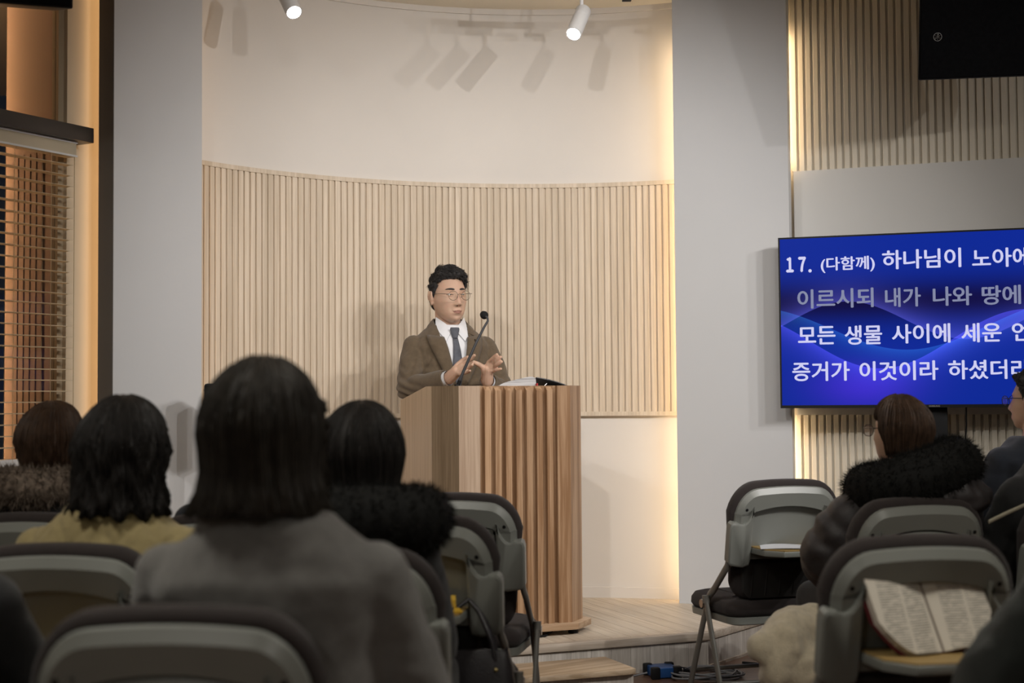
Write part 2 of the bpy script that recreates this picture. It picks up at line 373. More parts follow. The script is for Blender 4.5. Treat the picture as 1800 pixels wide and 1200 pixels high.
# stage
S0 = Vector((0.11, 6.042))
def st(u, v): p = S0 + W2 * u + A2 * v; return (p.x, p.y)
corner = 0.80
right_pt = (1.30, 6.96)
stage_poly = [st(-1.75, 0), st(corner, 0), right_pt, (1.42, 7.3), (0.9, 7.55), (0.1, 7.62), (-0.9, 7.3), (-1.5, 6.6), (-1.95, 5.85)]
core = struct(obj('stage', MB().prism([S0 + W2 * -1.74 + A2 * 0.012, S0 + W2 * (corner - 0.01) + A2 * 0.012, Vector(right_pt) + Vector((-0.015, 0.005))] + [Vector(p) for p in stage_poly[3:]], 0, ST - 0.016), M['fascia']))
def clip(poly, nrm, c):
    out = []
    for i in range(len(poly)):
        p, q = Vector(poly[i]), Vector(poly[(i + 1) % len(poly)]); dp, dq = p.dot(nrm) - c, q.dot(nrm) - c
        if dp <= 0: out.append((p.x, p.y))
        if (dp < 0) != (dq < 0) and abs(dp - dq) > 1e-9:
            r_ = p + (q - p) * (dp / (dp - dq)); out.append((r_.x, r_.y))
    return out
for i in range(-22, 22):
    u0 = S0.dot(W2) + i * 0.088; u1 = u0 + 0.0858
    c_ = clip(clip(stage_poly, W2, u1), -W2, -u0)
    c_ = clip(c_, -A2, -(S0.dot(A2) + 0.03)) if len(c_) > 2 else c_
    if len(c_) > 2: obj('plank', MB().prism(c_, ST - 0.016, ST), M['stage_plank'], core)
obj('nosing', MB().prism([st(-1.75, -0.012), st(corner + 0.004, -0.012), st(corner, 0.0296), st(-1.75, 0.0296)], ST - 0.034, ST + 0.0005), M['nosing'], core, bev=0.003)
rv = Vector(right_pt) - Vector(st(corner, 0)); rl = rv.length; rd = rv.normalized(); rn = Vector((rd.y, -rd.x))
def rs_(u, v): p = Vector(st(corner, 0)) + rd * u + rn * v; return (p.x, p.y)
obj('nosing', MB().prism([rs_(0, 0.012), rs_(rl, 0.012), rs_(rl, -0.004), rs_(0, -0.004)], ST - 0.034, ST + 0.0005), M['nosing'], core, bev=0.003)
for i in range(28):
    u0 = corner - 0.094 * (i + 1)
    if u0 < -1.75: break
    obj('fascia_board', MB().prism([st(u0, 0), st(u0 + 0.0925, 0), st(u0 + 0.0925, 0.0118), st(u0, 0.0118)], 0, ST - 0.034), M['fascia'], core)
for i in range(int(rl / 0.094)):
    obj('fascia_board', MB().prism([rs_(i * 0.094, 0.003), rs_(i * 0.094 + 0.0925, 0.003), rs_(i * 0.094 + 0.0925, -0.008), rs_(i * 0.094, -0.008)], 0, ST - 0.034), M['fascia'], core)
obj('floor_moulding', MB().prism([rs_(-0.03, 0.003), rs_(rl, 0.003), rs_(rl, 0.014), rs_(-0.03, 0.014)], 0, 0.012), M['nosing'], core)

# ================================================================== FIXTURES ON THE WALLS AND CEILING
# bronze beam across the window, blind below it
b0 = lw(0.0, 0.0)
bm = MB().prism([lw(0.115, 0.001), lw(0.115, 0.10), lw(2.3, 0.10), lw(2.3, 0.001)], 2.287, 2.350)
tag(obj('window_beam', bm, M['bronze'], bev=0.002), 'dark bronze horizontal box beam across the window at the left', 'beam')
p0 = lw(0.175, 0.0)
bl = thing('venetian_blind', 'tan horizontal slatted blind hanging below the bronze beam', 'blind', (p0[0], p0[1], 0.93), 0)
hd = obj('head_rail', MB().prism([lw(0.175, 0.006), lw(0.175, 0.062), lw(2.15, 0.062), lw(2.15, 0.006)], 2.222, 2.284), M['blind'], bl, world=True, bev=0.003)
obj('rail_lip', MB().prism([lw(0.173, 0.0621), lw(0.173, 0.066), lw(2.15, 0.066), lw(2.15, 0.0621)], 2.221, 2.229), M['white'], hd, world=True)
obj('rail_lip', MB().prism([lw(0.173, 0.0621), lw(0.173, 0.066), lw(2.15, 0.066), lw(2.15, 0.0621)], 2.278, 2.286), M['white'], hd, world=True)
rings_ = []
for k in (0.185, 1.2, 2.14):
    rings_.append([Vector(lw(k, q) + (z,)) - Vector((p0[0], p0[1], 0.93)) for q, z in ((0.010, 0.0), (0.035, 0.003), (0.060, 0.0), (0.060, 0.0016), (0.035, 0.0046), (0.010, 0.0016))])
sme = MB().rings(rings_).mesh('blind_slat'); sme.materials.append(M['blind'])
for i in range(27):
    o = bpy.data.objects.new('blind_slat', sme); COL.objects.link(o); o.parent = bl; o.location = (0, 0, 2.185 - i * 0.0453)
obj('bottom_rail', MB().prism([lw(0.18, 0.008), lw(0.18, 0.062), lw(2.15, 0.062), lw(2.15, 0.008)], 0.935, 0.962), M['white'], bl, world=True)
for k in (0.31, 0.50, 1.1):
    for q in (0.0615, 0.0085):
        obj('ladder_cord', MB().tube([lw(k, q) + (0.95,), lw(k, q) + (2.23,)], 0.0011, 5), M['cord'], bl, world=True)
obj('tilt_cord', MB().tube([lw(0.171, 0.045) + (1.02,), lw(0.171, 0.045) + (2.24,)], 0.0016, 5), M['cord'], bl, world=True)

# track spots over the stage
def track_spot(top, tip, label, watts):
    top = Vector(top); tip = Vector(tip); ax = (tip - top).normalized()
    r = 0.037
    t = thing('track_spotlight', label, 'spotlight', (top.x, top.y, top.z + 0.10), 0, 'white track spotlights above the stage')
    M4 = Matrix.Translation(top) @ ax.to_track_quat('Z', 'Y').to_matrix().to_4x4(); Ln = (tip - top).length
    hd = obj('lamp_head', MB().lathe([(0.0, -0.001), (r * 0.9, 0.0), (r, 0.006), (r, Ln * 0.3), (r * 0.985, Ln * 0.302), (r * 0.985, Ln * 0.312), (r, Ln * 0.315), (r, Ln), (r * 0.88, Ln), (r * 0.86, Ln - 0.012), (0, Ln - 0.012)], 28, M4), M['white'], t, 35, True)
    obj('lamp_lens', MB().lathe([(0, Ln - 0.0118), (r * 0.85, Ln - 0.0118), (r * 0.85, Ln - 0.003), (0, Ln - 0.002)], 28, M4), emit('lamp_lens_glow', (1.0, 0.95, 0.88), 25), hd, 35, True)
    j = top + ax * Ln * 0.2
    obj('stem', MB().tube([j + Vector((0, 0, 0.0)), (j.x, j.y, top.z + 0.075)], 0.009, 12), M['white'], t, 40, True)
    obj('track_adapter', MB().box(j.x - 0.085, j.x + 0.03, j.y - 0.017, j.y + 0.017, top.z + 0.072, top.z + 0.105), M['white'], t, None, True, 0.003)
    l = spot('track_spot_beam', tip + ax * 0.01, tip + ax * 2, watts, 50, 0.7, 0.03)
    return t, j
t1, j1 = track_spot(at(1026, 18, 6.72), at(1008, 60, 6.60), 'white cylinder track spotlight above the preacher, nearest the right pillar', 22)
t2, j2 = track_spot(at(494, -26, 6.42), at(517, 22, 6.30), 'white cylinder track spotlight over the left part of the curved wall', 22)
zt = j1.z + 0.0
for t, j in ((t1, j1), (t2, j2)):
    pass
def track(x0, x1, y, z, label):
    t = thing('lighting_track', label, 'light track', (x0, y, z), 0, None)
    obj('rail', MB().box(x0, x1, y - 0.017, y + 0.017, z, z + 0.03), M['white'], t, None, True, 0.002)
    for k in (0.15, 0.85):
        x = x0 + (x1 - x0) * k
        obj('hanger', MB().tube([(x, y, z + 0.03), (x, y, CEIL)], 0.004, 8), M['white'], t, 40, True)
track(j1.x - 0.12, j1.x + 0.22, j1.y, j1.z + 0.105 + at(1026, 18, 6.72).z - j1.z + 0.0005, 'white hanging light track holding the spotlight nearest the right pillar')
track(j2.x - 0.22, j2.x + 0.12, j2.y, at(494, -26, 6.42).z + 0.1055, 'white hanging light track holding the spotlight at the left')
pb_ = at(1098, -3, 6.75)
bc = thing('ceiling_bracket', 'small black bracket hanging at the top of the curved wall', 'bracket', (pb_.x, pb_.y, pb_.z))
obj('arm', MB().box(pb_.x - 0.05, pb_.x + 0.028, pb_.y - 0.012, pb_.y + 0.012, pb_.z + 0.002, pb_.z + 0.022), M['black'], bc, None, True, 0.003)
obj('end_cap', MB().box(pb_.x - 0.012, pb_.x + 0.032, pb_.y - 0.016, pb_.y + 0.016, pb_.z - 0.014, pb_.z + 0.004), M['black'], bc, None, True, 0.003)
obj('rod', MB().tube([(pb_.x - 0.03, pb_.y, pb_.z + 0.02), (pb_.x - 0.03, pb_.y, CEIL)], 0.006, 8), M['black'], bc, 40, True)

# hanging loudspeakers
def loudspeaker(loc, rz, w_, d_, h_, label, tilt=0.0, badge=None):
    t = thing('loudspeaker', label, 'loudspeaker', loc, rz, 'black hanging loudspeakers')
    R_ = Matrix.Rotation(tilt, 4, 'X')
    def put(mb): mb.v = [tuple(R_ @ Vector(p)) for p in mb.v]; return mb
    obj('cabinet', put(MB().prism([(-w_ / 2, 0), (w_ / 2, 0), (w_ * 0.36, d_), (-w_ * 0.36, d_)], 0, h_)), M['black'], t, bev=0.006)
    g = obj('grille', put(MB().box(-w_ / 2 + 0.008, w_ / 2 - 0.008, -0.008, 0.001, 0.008, h_ - 0.008)), M['blackfab'], t, bev=0.004)
    if badge:
        bx, bz, br = badge; b = MB()
        ring = []
        for k in range(33):
            a = 2 * PI * k / 32; ring.append((bx + br * math.cos(a), -0.0095, bz + br * math.sin(a)))
        b.tube(ring, br * 0.07, 6)
        for k in range(3):                         # three crossed tuning forks inside a ring
            a = PI / 2 + k * 2 * PI / 3; dx, dz = math.cos(a), math.sin(a); nx, nz = -dz, dx
            b.tube([(bx - dx * br * 0.72, -0.0095, bz - dz * br * 0.72), (bx + dx * br * 0.35, -0.0095, bz + dz * br * 0.35)], br * 0.06, 5)
            for s_ in (-1, 1):
                b.tube([(bx + dx * br * 0.35, -0.0095, bz + dz * br * 0.35), (bx + dx * br * 0.42 + nx * s_ * br * 0.14, -0.0095, bz + dz * br * 0.42 + nz * s_ * br * 0.14), (bx + dx * br * 0.86 + nx * s_ * br * 0.14, -0.0095, bz + dz * br * 0.86 + nz * s_ * br * 0.14)], br * 0.05, 5)
        obj('badge', put(b), M['steel'], g)
    br_ = obj('hanging_bracket', put(MB().box(-0.02, 0.02, d_ * 0.4, d_ * 0.4 + 0.04, h_, h_ + 0.001)), M['black'], t)
    top = R_ @ Vector((0, d_ * 0.45, h_ - 0.005))
    br_.data = MB().tube([top, (top.x, top.y, CEIL - loc[2])], 0.016, 10).mesh('hanging_bracket'); br_.data.materials.append(M['black'])
    return t
q0 = at(1614, 141, 6.3)
loudspeaker((q0.x + 0.24, q0.y - 0.03, q0.z), math.radians(-8), 0.485, 0.30, 0.66, 'black loudspeaker with round silver badge hanging above the screen', math.radians(14.5), (-0.162, 0.187, 0.0175))
q0 = at(136, 28, 5.0)
loudspeaker((q0.x - 0.20, q0.y - 0.08, q0.z + 0.02), math.radians(18), 0.40, 0.32, 0.60, 'black loudspeaker hanging in the top left corner by the window', math.radians(13))

# ================================================================== SCREEN
def tvp(px, py, off=0.0):            # point on the screen plane under a pixel
    d = cF + cR * ((px - 900) / FPX) + cU * ((600 - py) / FPX)
    nn = Vector((TB.x, TB.y, 0)); o_ = Vector((TVS.x, TVS.y, 0))
    k = (o_ - CAM).dot(nn) / d.dot(nn); return CAM + d * k
TA = math.radians(-17.7); TD = Vector((math.cos(TA), math.sin(TA))); TB = Vector((-TD.y, TD.x)); TVS = Vector((1.309, 6.95))
TWD, TZ0, TZ1 = 1.455, 1.136, 1.970
tvt = thing('television', 'large flat television showing white Korean verse on blue, on a floor stand', 'television', (TVS.x + TD.x * TWD / 2, TVS.y + TD.y * TWD / 2, 0), TA)
hw = TWD / 2
obj('body', MB().box(-hw, hw, 0.004, 0.045, TZ0, TZ1), M['black'], tvt, bev=0.004)
bez = MB()
for (x0, x1, z0, z1) in ((-hw, hw, TZ0, TZ0 + 0.014), (-hw, hw, TZ1 - 0.008, TZ1), (-hw, -hw + 0.008, TZ0 + 0.014, TZ1 - 0.008), (hw - 0.008, hw, TZ0 + 0.014, TZ1 - 0.008)):
    bez.box(x0, x1, -0.004, 0.006, z0, z1)
obj('bezel', bez, M['black'], tvt)
def screen_mat():
    mt, nt, b = nodes('blue_wave_screen'); L = nt.links.new
    tc = N(nt, 'ShaderNodeTexCoord'); sx = N(nt, 'ShaderNodeSeparateXYZ'); L(tc.outputs['Object'], sx.inputs[0])
    def mth(op, a, b_=None, c_=None):
        n_ = N(nt, 'ShaderNodeMath', operation=op)
        for i, q in enumerate((a, b_, c_)):
            if q is None: continue
            if isinstance(q, (int, float)): n_.inputs[i].default_value = q
            else: L(q, n_.inputs[i])
        return n_.outputs[0]
    U_ = mth('DIVIDE', mth('ADD', sx.outputs['X'], hw), TWD); V_ = mth('DIVIDE', mth('SUBTRACT', sx.outputs['Z'], TZ0), TZ1 - TZ0)
    def curve(a0_, amp, fr, ph): return mth('ADD', a0_, mth('MULTIPLY', amp, mth('SINE', mth('MULTIPLY_ADD', U_, fr, ph))))
    def glow(c_, wd):            # 1 on the curve, fading only upwards / downwards by the sign of wd
        d = mth('DIVIDE', mth('SUBTRACT', V_, c_), wd); up_ = mth('GREATER_THAN', d, 0.0)
        return mth('MULTIPLY', up_, mth('POWER', 2.718, mth('MULTIPLY', d, -1.0)))
    # deep blue field, dark band across the upper third
    band = mth('POWER', 2.718, mth('MULTIPLY', -1.0, mth('POWER', mth('ABSOLUTE', mth('DIVIDE', mth('SUBTRACT', V_, 0.61), 0.13)), 2.0)))
    base = mth('SUBTRACT', 1.0, mth('MULTIPLY', band, 0.86))
    g1 = glow(curve(0.50, 0.115, 8.27, -0.25), 0.07)
    g2 = glow(curve(0.385, 0.16, 6.98, -3.87), -0.075)
    g3 = glow(curve(0.46, 0.13, 6.3, -4.2), -0.05)
    halo = mth('POWER', 2.718, mth('MULTIPLY', -1.0, mth('ADD', mth('POWER', mth('ABSOLUTE', mth('DIVIDE', mth('SUBTRACT', V_, 0.12), 0.13)), 2.0), mth('POWER', mth('ABSOLUTE', mth('DIVIDE', mth('SUBTRACT', U_, 0.27), 0.16)), 2.0))))
    r_ = mth('ADD', 0.004, mth('ADD', mth('MULTIPLY', g1, 0.045), mth('ADD', mth('MULTIPLY', g2, 0.04), mth('ADD', mth('MULTIPLY', halo, 0.035), mth('MULTIPLY', g3, 0.01)))))
    g_ = mth('ADD', mth('MULTIPLY', base, 0.022), mth('ADD', mth('MULTIPLY', g1, 0.045), mth('ADD', mth('MULTIPLY', g2, 0.035), mth('MULTIPLY', g3, 0.06))))
    bl_ = mth('ADD', mth('MULTIPLY', base, 0.29), mth('ADD', 0.01, mth('ADD', mth('MULTIPLY', g1, 0.26), mth('ADD', mth('MULTIPLY', g2, 0.40), mth('ADD', mth('MULTIPLY', halo, 0.22), mth('MULTIPLY', g3, 0.22))))))
    cc = N(nt, 'ShaderNodeCombineColor'); L(r_, cc.inputs[0]); L(g_, cc.inputs[1]); L(bl_, cc.inputs[2])
    b.inputs['Base Color'].default_value = (0.002, 0.002, 0.002, 1); b.inputs['Roughness'].default_value = 0.3; b.inputs['Specular IOR Level'].default_value = 0.02
    L(cc.outputs[0], b.inputs['Emission Color']); b.inputs['Emission Strength'].default_value = 1.0
    return mt
scr = obj('screen', MB().box(-hw + 0.008, hw - 0.008, -0.001, 0.004, TZ0 + 0.014, TZ1 - 0.008), screen_mat(), tvt)
m_txt = emit('screen_text_white', (0.60, 0.60, 0.86), 1.0); m_grey = emit('screen_text_grey', (0.21, 0.23, 0.36), 1.0)
for q_ in (m_txt, m_grey): q_.node_tree.nodes['Principled BSDF'].inputs['Base Color'].default_value = (0, 0, 0, 1)
def text_mesh(s_, size, bold=0.0, xs=1.0, depth=0.0):
    cu = bpy.data.curves.new('t', 'FONT'); cu.body = s_; cu.size = size; cu.offset = bold * size; cu.fill_mode = 'FRONT'; cu.resolution_u = 4
    if depth: cu.extrude = depth; cu.fill_mode = 'BOTH'
    o = bpy.data.objects.new('t', cu); COL.objects.link(o)
    dg = bpy.context.evaluated_depsgraph_get(); me = bpy.data.meshes.new_from_object(o.evaluated_get(dg)); bpy.data.objects.remove(o)
    me.transform(Matrix.Diagonal((xs, 1, 1, 1)))
    return me
def tv_text(s_, px0, px1, py_base, hpx, mat, bold=0.022):
    """lettering on the screen: starts at px0, ends at px1 on the base line"""
    a_, b_ = tvp(px0, py_base), tvp(px1, py_base - (px1 - px0) * 0.018)
    Ms = XF[tvt].inverted(); la, lb = Ms @ a_, Ms @ b_
    hz = hpx * a_.y / FPX
    m0 = text_mesh(s_, 1.0, 0.0); bm_ = bmesh.new()
    for dx, dy in ((0, 0), (bold, 0), (-bold, 0), (0, bold * 0.7), (0, -bold * 0.7)):     # thickened strokes
        m1 = m0.copy(); m1.transform(Matrix.Translation((dx, dy, 0))); bm_.from_mesh(m1); bpy.data.meshes.remove(m1)
    me = bpy.data.meshes.new('verse_text'); bm_.to_mesh(me); bm_.free()
    co = np.empty(len(me.vertices) * 3); me.vertices.foreach_get('co', co); co = co.reshape(-1, 3)
    x0, x1, y0, y1 = co[:, 0].min(), co[:, 0].max(), co[:, 1].min(), co[:, 1].max()
    co2 = np.zeros_like(co); co2[:, 0] = la.x + (co[:, 0] - x0) / (x1 - x0) * (lb.x - la.x)
    co2[:, 1] = -0.0022; co2[:, 2] = la.z + (co[:, 1] - y0) / (y1 - y0) * hz
    me.vertices.foreach_set('co', co2.ravel()); me.update()
    me.materials.clear()
    o = link('verse_text', me, mat, scr); return o
tv_text('１７', 1382, 1417, 479, 27, m_txt, 0.055)
tv_text('.', 1421, 1427, 479, 6, m_txt, 0.0)
tv_text('(다함께)', 1443, 1538, 480, 28, m_txt)
tv_text('하나님이', 1551, 1690, 474, 34, m_txt)
tv_text('노아에게', 1709, 1848, 471, 34, m_txt)
tv_text('이르시되', 1402, 1536, 543, 34, m_grey)
tv_text('내가', 1556, 1619, 540, 34, m_grey)
tv_text('나와', 1640, 1709, 538, 34, m_grey)
tv_text('땅에', 1726, 1795, 536, 34, m_grey)
tv_text('모든', 1403, 1469, 606, 32, m_txt)
tv_text('생물', 1485, 1551, 606, 34, m_txt)
tv_text('사이에', 1568, 1671, 604, 34, m_txt)
tv_text('세운', 1690, 1761, 602, 34, m_txt)
tv_text('언약의', 1779, 1884, 600, 34, m_txt)
tv_text('증거가', 1393, 1494, 670, 34, m_txt)
tv_text('이것이라', 1511, 1650, 669, 34, m_txt)
tv_text('하셨더라', 1667, 1812, 667, 34, m_txt)
lg = text_mesh('SAMSUNG', 0.011, 0.02); lg.transform(Matrix.Translation((-0.033, TZ0 + 0.003, 0.0046)) ); lg.transform(Matrix.Rotation(PI / 2, 4, 'X'))
lg.materials.clear()
link('maker_name', lg, M['steel'], tvt)
obj('stand_post', MB().box(-0.05, 0.05, 0.05, 0.09, 0.06, 1.60), M['black'], tvt, bev=0.004)
obj('stand_bracket', MB().box(-0.24, 0.24, 0.046, 0.062, 1.30, 1.62), M['black'], tvt, bev=0.003)
obj('stand_base', MB().box(-0.42, 0.42, -0.05, 0.15, 0.0, 0.02), M['black'], tvt, bev=0.006)
for s_ in (-1, 1): obj('stand_foot', MB().prism([(s_ * 0.40, -0.045), (s_ * 0.33, -0.045), (s_ * 0.03, 0.05), (s_ * 0.08, 0.09)], 0.0205, 0.06), M['black'], tvt, bev=0.004)
obj('power_cable', MB().tube([(0.135, 0.03, 1.14), (0.135, 0.06, 1.05), (0.12, 0.07, 0.9), (0.10, 0.08, 0.7), (0.09, 0.09, 0.4), (0.1, 0.1, 0.03)], 0.0035, 6), M['black'], tvt, 60)

# ================================================================== PULPIT
PUC = Vector((0.0125, 6.22)); rzp = math.atan2(W2.y, W2.x)
M['walnut'] = wood('ash_pulpit_veneer', (0.25, 0.135, 0.066), (0.42, 0.265, 0.155), (28, 28, 1.0), 0.38, 0.6, randcol=0.08, spec=0.4)
M['walnut_top'] = wood('ash_pulpit_top', (0.30, 0.19, 0.11), (0.44, 0.31, 0.20), (1.2, 28, 28), 0.4, 0.4, spec=0.4)
pu = thing('pulpit', 'tall wooden pulpit with seven upright slats on its front', 'pulpit', (PUC.x, PUC.y, ST), rzp)
H = 1.248 - ST; zb = 0.052
c_ = 0.092; hwF = 0.262; bk = 0.55
def topz(p): return H - max(0.0, (p[1] - 0.17)) * 0.155
rx0, rx1 = -0.165, 0.20       # recess with the slats
dp = 0.024
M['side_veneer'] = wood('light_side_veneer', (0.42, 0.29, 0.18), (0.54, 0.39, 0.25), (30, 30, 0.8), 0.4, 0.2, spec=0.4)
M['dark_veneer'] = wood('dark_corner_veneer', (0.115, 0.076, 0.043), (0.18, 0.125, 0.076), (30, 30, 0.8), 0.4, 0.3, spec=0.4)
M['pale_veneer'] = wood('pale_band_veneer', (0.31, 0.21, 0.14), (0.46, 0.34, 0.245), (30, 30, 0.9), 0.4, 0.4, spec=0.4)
def col(poly, nm='panel', z1=topz, mat='walnut'): return obj(nm, MB().prism(poly, zb, z1), M[mat], pu)
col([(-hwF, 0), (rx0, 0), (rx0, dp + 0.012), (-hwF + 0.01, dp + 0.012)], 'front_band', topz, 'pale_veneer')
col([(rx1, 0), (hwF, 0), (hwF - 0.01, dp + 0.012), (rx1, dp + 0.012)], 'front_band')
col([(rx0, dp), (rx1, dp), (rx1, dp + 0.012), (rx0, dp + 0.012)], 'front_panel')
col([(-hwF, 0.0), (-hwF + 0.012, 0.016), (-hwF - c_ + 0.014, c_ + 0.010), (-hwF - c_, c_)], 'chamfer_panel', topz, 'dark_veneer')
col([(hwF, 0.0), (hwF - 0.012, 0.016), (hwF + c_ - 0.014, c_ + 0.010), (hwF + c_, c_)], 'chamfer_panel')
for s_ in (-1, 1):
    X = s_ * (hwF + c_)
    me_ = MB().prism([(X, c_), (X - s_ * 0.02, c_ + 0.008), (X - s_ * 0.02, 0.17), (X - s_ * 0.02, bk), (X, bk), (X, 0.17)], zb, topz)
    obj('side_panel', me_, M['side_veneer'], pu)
# sloping reading top (inside the walls)
tp = MB(); pol = [(-hwF + 0.012, 0.04), (hwF - 0.012, 0.04), (hwF + c_ - 0.022, c_ + 0.03), (hwF + c_ - 0.022, bk), (-hwF - c_ + 0.022, bk), (-hwF - c_ + 0.022, c_ + 0.03)]
tp.prism(pol, lambda p: topz(p) - 0.036, lambda p: topz(p) - 0.012)
obj('reading_top', tp, M['walnut_top'], pu)
obj('shelf', MB().prism([(-0.32, 0.12), (0.32, 0.12), (0.32, 0.52), (-0.32, 0.52)], 0.62, 0.64), M['walnut_top'], pu)
# seven slats, their tops cut on a slope
for i in range(7):
    u = -0.142 + i * 0.0487; sw_ = 0.0275; zt_ = H - 0.004
    s_ = MB(); v = []
    for x in (u, u + sw_):
        v += [(x, 0.0, zb), (x, dp - 0.0005, zb), (x, dp - 0.0005, zt_), (x, -0.0, zt_ - 0.017)]
    s_.add(v, [(0, 3, 2, 1), (4, 5, 6, 7), (0, 4, 7, 3), (1, 2, 6, 5), (3, 7, 6, 2), (0, 1, 5, 4)])
    obj('slat', s_, M['walnut'], pu)
ov = 0.036; k_ = ov * 0.414
bp_ = [(-hwF - k_, -ov), (hwF + k_, -ov), (hwF + c_ + ov, c_ - k_), (hwF + c_ + ov, bk + 0.02), (-hwF - c_ - ov, bk + 0.02), (-hwF - c_ - ov, c_ - k_)]
obj('base_plate', MB().prism(bp_, 0.024, zb - 0.0005), M['walnut_top'], pu, bev=0.002)
for x, y in ((-0.28, 0.03), (0.28, 0.03), (0.33, 0.48), (-0.33, 0.48), (0.05, 0.02)):
    obj('foot', MB().tube([(x, y, 0.0), (x, y, 0.0238)], 0.022, 14), M['black'], pu, 40)

# gooseneck microphone on the pulpit top
mb_ = at(803, 682, 6.36); zz = ST + H - 0.012 - (0.31 - 0.17) * 0.155
Mi = XF[pu].inverted(); lp = Mi @ Vector((mb_.x, mb_.y, 0)); zz = ST + topz((lp.x, lp.y)) - 0.012
mic = thing('gooseneck_microphone', 'black gooseneck microphone standing on the pulpit before the preacher', 'microphone', (mb_.x, mb_.y, zz))
a_ = Vector((mb_.x, mb_.y, zz)); pts = [a_]
for (x, y, Y) in ((808, 668, 6.355), (822, 636, 6.35), (838, 600, 6.36), (852, 573, 6.38), (857.5, 564, 6.385), (857, 559, 6.39), (854, 556, 6.395)): pts.append(at(x, y, Y))
obj('base', MB().lathe([(0.0, 0.0), (0.036, 0), (0.036, 0.006), (0.014, 0.012), (0.012, 0.03), (0, 0.03)], 24, Matrix.Translation(a_)), M['black'], mic, 40, True)
obj('neck', MB().tube([a_ + Vector((0, 0, 0.006)), pts[1]], [0.0085, 0.0085], 10), M['black'], mic, 60, True)
obj('gooseneck', MB().tube(pts[1:], [0.0070, 0.0065, 0.0060, 0.0052, 0.005, 0.005, 0.005], 10), paint('dark_grey_rubber', (0.045, 0.045, 0.048), 0.5), mic, 60, True)
e_ = pts[-1]; dd = (at(849, 552, 6.42) - e_).normalized()
obj('windscreen', MB().lathe([(0, -0.004), (0.010, 0.0), (0.0175, 0.010), (0.0185, 0.02), (0.0155, 0.031), (0.008, 0.038), (0, 0.040)], 20, Matrix.Translation(e_) @ dd.to_track_quat('Z', 'Y').to_matrix().to_4x4()), paint('black_foam', (0.012, 0.012, 0.012), 0.95, 0.2, 80, 0.5, 500), mic, 60, True)

# open Bible on the pulpit top, seen edge-on
def tilt_top(px, py_):   # point of the pulpit top in world space
    return XF[pu] @ Vector((px, py_, topz((px, py_)) - 0.0115))
bb = thing('open_bible', 'thick open Bible with black cover on the pulpit top', 'book', tuple(tilt_top(0.165, 0.30)), rzp)
ta_ = -math.atan(0.155)
def bput(mb): 
    R_ = Matrix.Rotation(ta_, 4, 'X'); mb.v = [tuple(R_ @ Vector(p)) for p in mb.v]; return mb
M['paper'] = paint('bible_paper', (0.72, 0.70, 0.66), 0.8, 0.05, 40)
def pagestrip(name):      # edge of a block of thin leaves
    mt, nt, b = nodes(name); L = nt.links.new
    tc = N(nt, 'ShaderNodeTexCoord'); mp = N(nt, 'ShaderNodeMapping'); mp.inputs['Scale'].default_value = (6, 6, 520); L(tc.outputs['Object'], mp.inputs['Vector'])
    nz = N(nt, 'ShaderNodeTexNoise', i_Scale=1.0, i_Detail=3.0); L(mp.outputs[0], nz.inputs['Vector'])
    rp = N(nt, 'ShaderNodeValToRGB'); e = rp.color_ramp.elements; e[0].position = 0.38; e[0].color = (0.26, 0.25, 0.25, 1); e[1].position = 0.62; e[1].color = (0.62, 0.61, 0.61, 1)
    L(nz.outputs['Fac'], rp.inputs[0]); L(rp.outputs[0], b.inputs['Base Color']); b.inputs['Roughness'].default_value = 0.8; return mt
M['leaves'] = pagestrip('page_edges')
M['leather'] = paint('black_leather', (0.014, 0.012, 0.014), 0.35, 0.15, 30, 0.3, 250, 0.5)
def page_block(x0, x1, y0, y1, zf, n=12):     # zf(t) thickness along t
    mb = MB(); rs = []
    for i in range(n + 1):
        t = i / n; x = x0 + (x1 - x0) * t
        rs.append([(x, y0, 0.005), (x, y1, 0.005), (x, y1, zf(t)), (x, y0, zf(t))])
    return mb.rings(rs)
obj('cover', bput(MB().box(-0.165, 0.165, -0.105, 0.105, 0.0, 0.005)), M['leather'], bb, bev=0.0015)
pg = obj('page_block', bput(page_block(-0.158, 0.02, -0.098, 0.098, lambda t: 0.022 + 0.040 * min(1, t * 1.15) ** 0.7 * (1 if t < 0.9 else 1 - (t - 0.9) * 2))), M['leaves'], bb)
pg2 = obj('page_block', bput(page_block(0.02, 0.155, -0.098, 0.098, lambda t: 0.008 + 0.012 * (1 - t))), M['leaves'], bb)
# cover flap curling up at the right
rs = []
for i in range(9):
    t = i / 8; x = 0.02 + 0.165 * t; z = 0.052 - 0.044 * t + 0.006 * math.sin(t * PI)
    rs.append([(x, -0.112, z), (x, 0.108, z), (x, 0.108, z + 0.004), (x, -0.112, z + 0.004)])
obj('cover_flap', bput(MB().rings(rs)), M['leather'], bb, 40)
obj('ribbon', bput(MB().box(0.017, 0.022, -0.115, -0.098, 0.006, 0.028)), paint('red_ribbon', (0.35, 0.02, 0.02), 0.6), bb)
obj('zip_tab', bput(MB().tube([(0.05, -0.114, 0.012), (0.066, -0.116, 0.026)], 0.0016, 6)), M['steel'], bb)
obj('zip_tab', bput(MB().tube([(0.135, -0.114, 0.008), (0.153, -0.116, 0.014)], 0.0016, 6)), M['steel'], bb)

